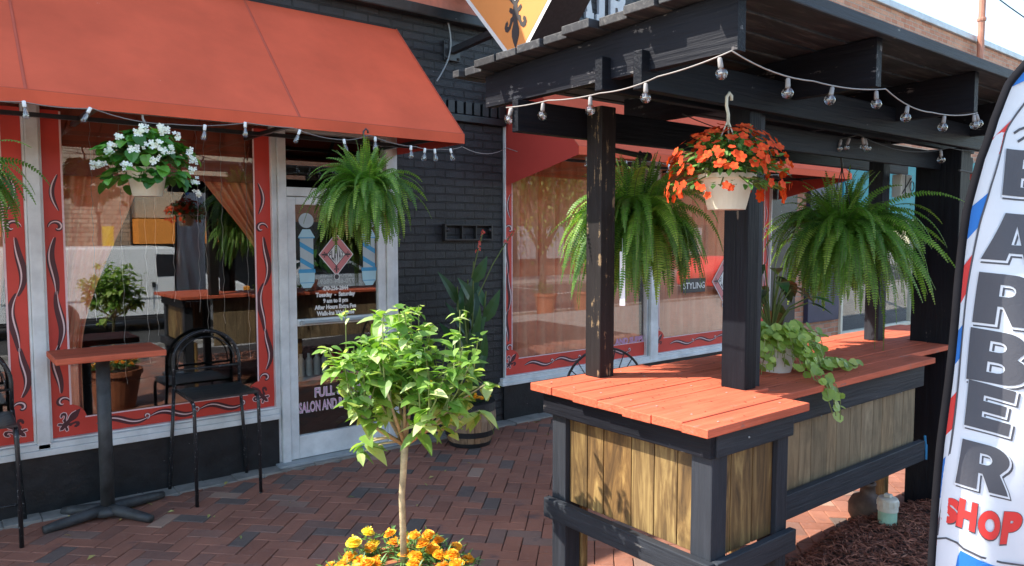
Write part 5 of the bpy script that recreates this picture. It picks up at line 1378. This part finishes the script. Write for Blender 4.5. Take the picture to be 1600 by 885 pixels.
m = MB(); pl = [(1470, 1290)] + [(x, y) for y, x in edge[::-1]]
pts = []
for (a, b_) in zip(pl, pl[1:]):
    for k in range(4): pts.append(BN(a[0] + (b_[0] - a[0]) * k / 4, a[1] + (b_[1] - a[1]) * k / 4, 1))
m.tube(pts, .0118, 8); m.build('pole_sleeve', M['sleeve'], flag, smooth=True)
m = MB(); m.lathe([(.16, 0), (.16, .02), (.03, .035)], (BN(1470, 1290).x, BN(1470, 1290).y, 0), 20); m.build('base', M['black_metal'], flag)
sb = MB(); sr = MB()
for k, (ya, yb_) in enumerate(((92, 140), (222, 275), (325, 378), (420, 482), (522, 575), (628, 688), (728, 795), (830, 880))):
    mbb = sb if k % 2 == 0 else sr; n = 6; vs = []
    rise = 36 if ya < 300 else (24 if ya < 500 else 14)
    for i in range(n + 1):
        y = ya + (yb_ - ya) * i / n
        yi = y - rise
        vs.append(BN(interp(edge, y) + 5, y, 1)); vs.append(BN(interp(inner, yi), yi, 1))
    mbb = MB(); mbb.add(vs, [(2*i, 2*i+2, 2*i+3, 2*i+1) for i in range(n)]); mbb.build(('blue_stripe', 'red_stripe')[k % 2], (M['banner_blue'], M['banner_red'])[k % 2], flag)
m = MB(); lp = []
for j in range(80): y = 60 + 790 * j / 79; lp.append((interp(inner, y), y))
ribbon(m, lp, 3.2, lambda u, v: BN(u, v, 2)); ribbon(m, [(1483, 855), (1500, 855), (1514, 860), (1522, 868), (1545, 878), (1580, 888), (1640, 902)], 3.2, lambda u, v: BN(u, v, 2))
for st_ in ([(1583, 209), (1592, 203), (1606, 198), (1625, 194)], [(1590, 222), (1602, 214), (1615, 206)]): ribbon(m, st_, 4, lambda u, v: BN(u, v, 2))
m.build('outline', M['banner_dark'], flag)
m = MB(); decal(m, subdiv2d(*outline_mesh([[(1519, 872), (1516, 882), (1510, 930), (1512, 1000), (1700, 1000), (1700, 925), (1640, 912), (1570, 893), (1540, 882)]]), 12), lambda u, v: BN(u, v, 1)); m.build('blue_emblem', M['banner_blue'], flag)
def arc(cx, cy, rx, ry, a0, a1, n=10): return [(cx + rx * math.cos(math.radians(a0 + (a1 - a0) * i / n)), cy + ry * math.sin(math.radians(a0 + (a1 - a0) * i / n))) for i in range(n + 1)]
GL = {
 'B': [[(0, 0)] + arc(.60, .28, .36, .28, -90, 62) + arc(.56, .755, .33, .245, -40, 90) + [(0, 1)],
       [(.36, .20), (.36, .40)] + arc(.52, .30, .10, .10, 90, -90, 6), [(.36, .60), (.36, .80)] + arc(.50, .70, .10, .10, 90, -90, 6)],
 'R': [[(0, 0), (.36, 0), (.36, .36), (.44, .36), (.60, 0), (1.0, 0), (.96, .10), (.78, .42)] + arc(.56, .70, .37, .30, -40, 90) + [(0, 1)], [(.36, .56), (.36, .79)] + arc(.50, .675, .11, .115, 90, -90, 6)],
 'A': [[(-.04, 0), (.36, 0), (.40, .16), (.64, .16), (.68, 0), (1.08, 0), (.76, 1), (.28, 1)], [(.43, .34), (.61, .34), (.52, .74)]],
 'E': [[(0, 0), (.90, 0), (.90, .27), (.36, .27), (.36, .39), (.78, .39), (.78, .62), (.36, .62), (.36, .74), (.88, .74), (.88, 1), (0, 1)]]}
ld = MB(); lw = MB(); lk = MB()
for ch, x0_, y0_, W_, H_, sh, kx in (('B', 1563, 305, 88, 72, .08, 6), ('A', 1540, 405, 90, 74, .08, 5), ('R', 1530, 505, 88, 80, .11, 6), ('B', 1521, 595, 86, 82, .17, 7), ('E', 1518, 668, 74, 72, .26, 8), ('R', 1508, 762, 80, 72, .26, 8)):
    def aff(dx, dy, l): return lambda u, v: BN(x0_ + dx + u * W_ + v * kx, y0_ + dy - v * H_ + u * W_ * sh * 1.0, l)
    base = outline_mesh(GL[ch]); big = outline_mesh(GL[ch], .028)
    sd = subdiv2d(*base, .14); sg = subdiv2d(*big, .14)
    decal(lk, sg, aff(4.2, 4.6, 1.2)); decal(lw, sg, aff(1.3, 1.6, 2.0)); decal(ld, sd, aff(0, 0, 3.2))
lk.build('letter_shadow', M['banner_dark'], flag); lw.build('letter_edge', M['banner_white'], flag); ld.build('letter', M['banner_dark'], flag)
lr = MB(); lo = MB()
for ch, x0_, y0_, W_, H_, sh, kx in (('S', 1490, 829, 22, 42, .1, 3), ('H', 1511, 832, 24, 46, .30, 4), ('O', 1538, 846, 36, 46, .20, 3), ('P', 1575, 858, 34, 52, .10, 8)):
    vs, fs = text_mesh(ch, 1.0, .07, 'LEFT', 5)
    xm, xM = min(p[0] for p in vs), max(p[0] for p in vs); zm, zM = min(p[1] for p in vs), max(p[1] for p in vs)
    vs = [((x - xm) / (xM - xm), (z - zm) / (zM - zm)) for x, z in vs]
    sd = subdiv2d(vs, fs, .18)
    for (mb_, g_, l) in ((lo, 1.06, 1.5), (lr, 1.0, 2.5)):
        decal(mb_, sd, lambda u, v: BN(x0_ + W_ * (.5 + (u - .5) * g_) + v * kx + (1.0 if g_ > 1 else 0), y0_ - H_ * (.5 + (v - .5) * g_) + u * W_ * sh + (1.2 if g_ > 1 else 0), l))
lo.build('shop_letter_edge', M['banner_dark'], flag); lr.build('shop_letter', M['banner_red'], flag)

# ------------------------------------------------------------------ the far side of the street (seen in the glass)
random.seed(61)
def vehicle(name, label, cat, profile, wid, loc, mat, wins, axles, wr=.36):
    t = thing(name, label, cat, loc); X, Y, Z = loc
    m = MB(); bm = bmesh.new()
    a = [bm.verts.new((x, -wid / 2, z)) for x, z in profile]; b_ = [bm.verts.new((x, wid / 2, z)) for x, z in profile]
    n = len(a); bm.faces.new(a[::-1]); bm.faces.new(b_)
    for i in range(n): bm.faces.new((a[i], a[(i + 1) % n], b_[(i + 1) % n], b_[i]))
    bmesh.ops.recalc_face_normals(bm, faces=bm.faces[:])
    bmesh.ops.bevel(bm, geom=list(bm.edges), offset=.05, segments=3, affect='EDGES'); bm.verts.index_update()
    for v in bm.verts:  # roof narrower than the sills
        v.co.y *= 1 - .09 * max(0, min(1, (v.co.z - 1.0) / 1.0))
    m.add([v.co + Vector(loc) for v in bm.verts], [[v.index for v in f.verts] for f in bm.faces]); bm.free()
    m.build('body', mat, t, smooth=False)
    for side in (-1, 1):
        for poly in wins:
            w_ = MB(); f_ = lambda u, v, o: Vector(loc) + Vector((u, side * (wid / 2 * (1 - .09 * max(0, min(1, (v - 1.0)))) + o), v))
            w_.prism(poly, lambda u, v: f_(u, v, -.02), lambda u, v: f_(u, v, .006)); w_.build('window', M['van_glass'], t)
        for ax in axles:
            w_ = MB(); w_.lathe([(wr * .6, -.11), (wr * .95, -.11), (wr, -.08), (wr, .08), (wr * .95, .11), (wr * .6, .11)], Vector(loc) + Vector((ax, side * (wid / 2 - .10), wr)), 24, Matrix.Rotation(PI / 2, 3, 'X'))
            wo = w_.build('wheel', M['tyre'], t)
            w_ = MB(); w_.lathe([(.05, -.02), (wr * .58, -.01), (wr * .6, .02)], Vector(loc) + Vector((ax, side * (wid / 2 + .0), wr)), 16, Matrix.Rotation(PI / 2 * -side, 3, 'X')); w_.build('rim', M['rim'], wo)
            w_ = MB(); w_.lathe([(wr + .06, -.002), (wr + .06, .002)], Vector(loc) + Vector((ax, side * (wid / 2 + .003), wr + .02)), 24, Matrix.Rotation(PI / 2, 3, 'X')); w_.build('wheel_arch', M['charcoal'], t)
    return t
vp = [(0, .35), (0, 1.9), (.12, 2.02), (3.75, 2.02), (3.98, 1.94), (4.62, 1.28), (5.42, 1.10), (5.58, .95), (5.62, .35)]
van = vehicle('cargo_van', 'long white cargo van parked on the street, mirrored in the left window', 'van', vp, 1.95, (.95, -9.6, -.62), M['van_white'],
    [[(3.42, 1.30), (4.45, 1.30), (3.98, 1.82), (3.42, 1.84)]], (1.35, 4.75))
L0 = Vector((.95, -9.6, -.62))
m = MB(); m.box(*(L0.x + 3.30, L0.x + 3.38), L0.y + .965, L0.y + .985, L0.z + 1.05, L0.z + 1.17); m.build('door_handle', M['van_glass'], van)
m = MB()
for x in (3.32, 1.9, .5): m.box(L0.x + x - .006, L0.x + x + .006, L0.y + .965, L0.y + .979, L0.z + .5, L0.z + 1.2)
m.box(L0.x + .3, L0.x + 4.2, L0.y + .965, L0.y + .978, L0.z + .80, L0.z + .815); m.build('panel_line', M['grey_metal'], van)
m = MB(); m.cbox(L0.x + 5.45, L0.x + 5.63, L0.y + .72, L0.y + .98, L0.z + .72, L0.z + .98, .02); m.build('headlight', M['amber'], van)
m = MB(); m.cbox(L0.x - .05, L0.x + 5.7, L0.y - .96, L0.y + .96, L0.z + .30, L0.z + .42, .03); m.build('bumper', M['charcoal'], van)
cp = [(0, .3), (-.02, .85), (.35, .95), (.9, 1.40), (2.3, 1.42), (3.0, .98), (4.1, .85), (4.2, .3)]
vehicle('parked_car', 'dark red car parked down the street, mirrored in the brick building window', 'car', cp, 1.75, (23.5, -7.6, -.62), M['banner_red'], [[(.75, .98), (2.75, .98), (2.25, 1.32), (1.0, 1.32)]], (.8, 3.3), .31)
vehicle('parked_car', 'blue grey car on the far kerb beyond the white van', 'car', cp, 1.75, (9.2, -13.6, -.62), M['coping'], [[(.75, .98), (2.75, .98), (2.25, 1.32), (1.0, 1.32)]], (.8, 3.3), .31)

ob = thing('opposite_shops', 'row of cream and stone shops with an orange canopy across the street', 'building', (6, -19, -.5))
m = MB(); m.box(-30, 6.0, -22, -19.3, -.5, 5.2); m.box(6.0, 10.5, -22, -19.25, 2.3, 5.4); m.build('wall', M['cream_wall'], ob)
m = MB(); m.box(10.52, 60, -22, -19.3, -.5, 5.0); m.build('brick_front', M['far_brick'], ob)
m = MB(); m.box(3.6, 5.9, -19.29, -19.1, -.5, 5.3); m.box(16, 20, -19.29, -19.1, -.5, 5.3); m.build('stone_front', M['stone'], ob)
m = MB(); m.box(6.0, 10.5, -22, -19.5, -.5, 2.3); m.box(11, 15.5, -19.29, -19.2, .1, 2.2); m.box(-12, 3.2, -19.29, -19.2, .1, 2.3); m.box(21, 40, -19.29, -19.2, .2, 2.3); m.build('shopfront', M['shop_dark'], ob)
m = MB(); m.box(6.0, 10.5, -19.24, -18.2, 1.35, 2.25); m.box(-12, 2, -19.19, -18.6, 1.6, 2.5); m.build('canopy', M['orange_canopy'], ob)
m = MB()
for x in range(22, 40, 2): m.box(x, x + 1.2, -19.19, -19.12, .4, 2.1)
m.build('shop_window', M['grey_metal'], ob)
for k, (x, lab) in enumerate(((13.2, 'second'), (14.6, 'third'))):
    t = thing('street_planter', ['terracotta street planter nearer the white van side', 'terracotta street planter farther along the street'][k], 'planter', (x, -4.6, -.48))
    m = MB(); m.lathe([(.22, 0), (.30, .5), (.33, .5), (.33, .56), (.28, .56)], (x, -4.6, -.48), 16); m.build('pot', M['terracotta'], t)
    m = MB()
    for i in range(120): a = U(0, 6.28); e = U(0, 1.5); leaf(m, Vector((x, -4.6, .1)) + Vector((math.cos(a) * math.cos(e), math.sin(a) * math.cos(e), math.sin(e))) * U(.1, .32), (math.cos(a), math.sin(a), .2), (0, 0, 1), .1, .05)
    m.build('foliage', M['beg_leaf'], t)
t = thing('street_lamp', 'black lantern street lamp with a yellow banner on the far pavement', 'street lamp', (4.35, -15.7, -.5))
m = MB(); m.tube([(4.35, -15.7, -.5), (4.35, -15.7, .1), (4.35, -15.7, 2.3)], [.09, .06, .045], 10); m.lathe([(.13, 0), (.12, .1), (.06, .2)], (4.35, -15.7, -.5), 12); m.build('post', M['black_metal'], t)
m = MB(); m.lathe([(.05, 0), (.10, .08), (.10, .1)], (4.35, -15.7, 2.3), 8); m.lathe([(.13, .62), (.16, .64), (.08, .75), (.02, .82), (.01, .9)], (4.35, -15.7, 2.3), 8)
for k in range(6): a = k * PI / 3; m.tube([(4.35 + .10 * math.cos(a), -15.7 + .1 * math.sin(a), 2.4), (4.35 + .14 * math.cos(a), -15.7 + .14 * math.sin(a), 2.93)], .01, 5)
m.build('lantern', M['black_metal'], t)
m = MB(); m.box(4.42, 4.75, -15.71, -15.69, 1.0, 1.95); m.build('banner', M['yellow'], t)
def street_tree(x, y, z0, h, r, label, n=2600):
    t = thing('street_tree', label, 'tree', (x, y, z0), 'trees across the street')
    m = MB(); m.tube([(x, y, z0), (x + .05, y, z0 + h * .3), (x, y + .05, z0 + h * .55)], [.12, .09, .05], 8)
    ends = []
    for k in range(9):
        a = k * .7; e = Vector((x + math.cos(a) * r * .6, y + math.sin(a) * r * .6, z0 + h * U(.55, .9))); m.tube([(x, y, z0 + h * .35), (x + math.cos(a) * r * .25, y + math.sin(a) * r * .25, z0 + h * .5), e], [.06, .04, .015], 6); ends.append(e)
    m.build('trunk', M['bark'], t, smooth=True)
    m = MB()
    for k in range(n):
        e = random.choice(ends) if k % 4 else Vector((x, y, z0 + h * .8)); d = Vector((random.gauss(0, 1), random.gauss(0, 1), random.gauss(0, .8))) * r * .28
        leaf(m, e + d, (U(-1, 1), U(-1, 1), U(-1, .3)), (0, 0, 1), .14, .075)
    m.build('crown', M['tree_leaf'], t)
street_tree(13.5, -6.0 + .9, -.5, 4.6, 1.5, 'loose green street tree mirrored in the second shop window')
street_tree(21, -16.2, -.5, 6.0, 2.2, 'taller street tree on the far pavement past the stone front')
street_tree(-5, -16.5, -.5, 6.0, 2.2, 'street tree on the far pavement behind the van')
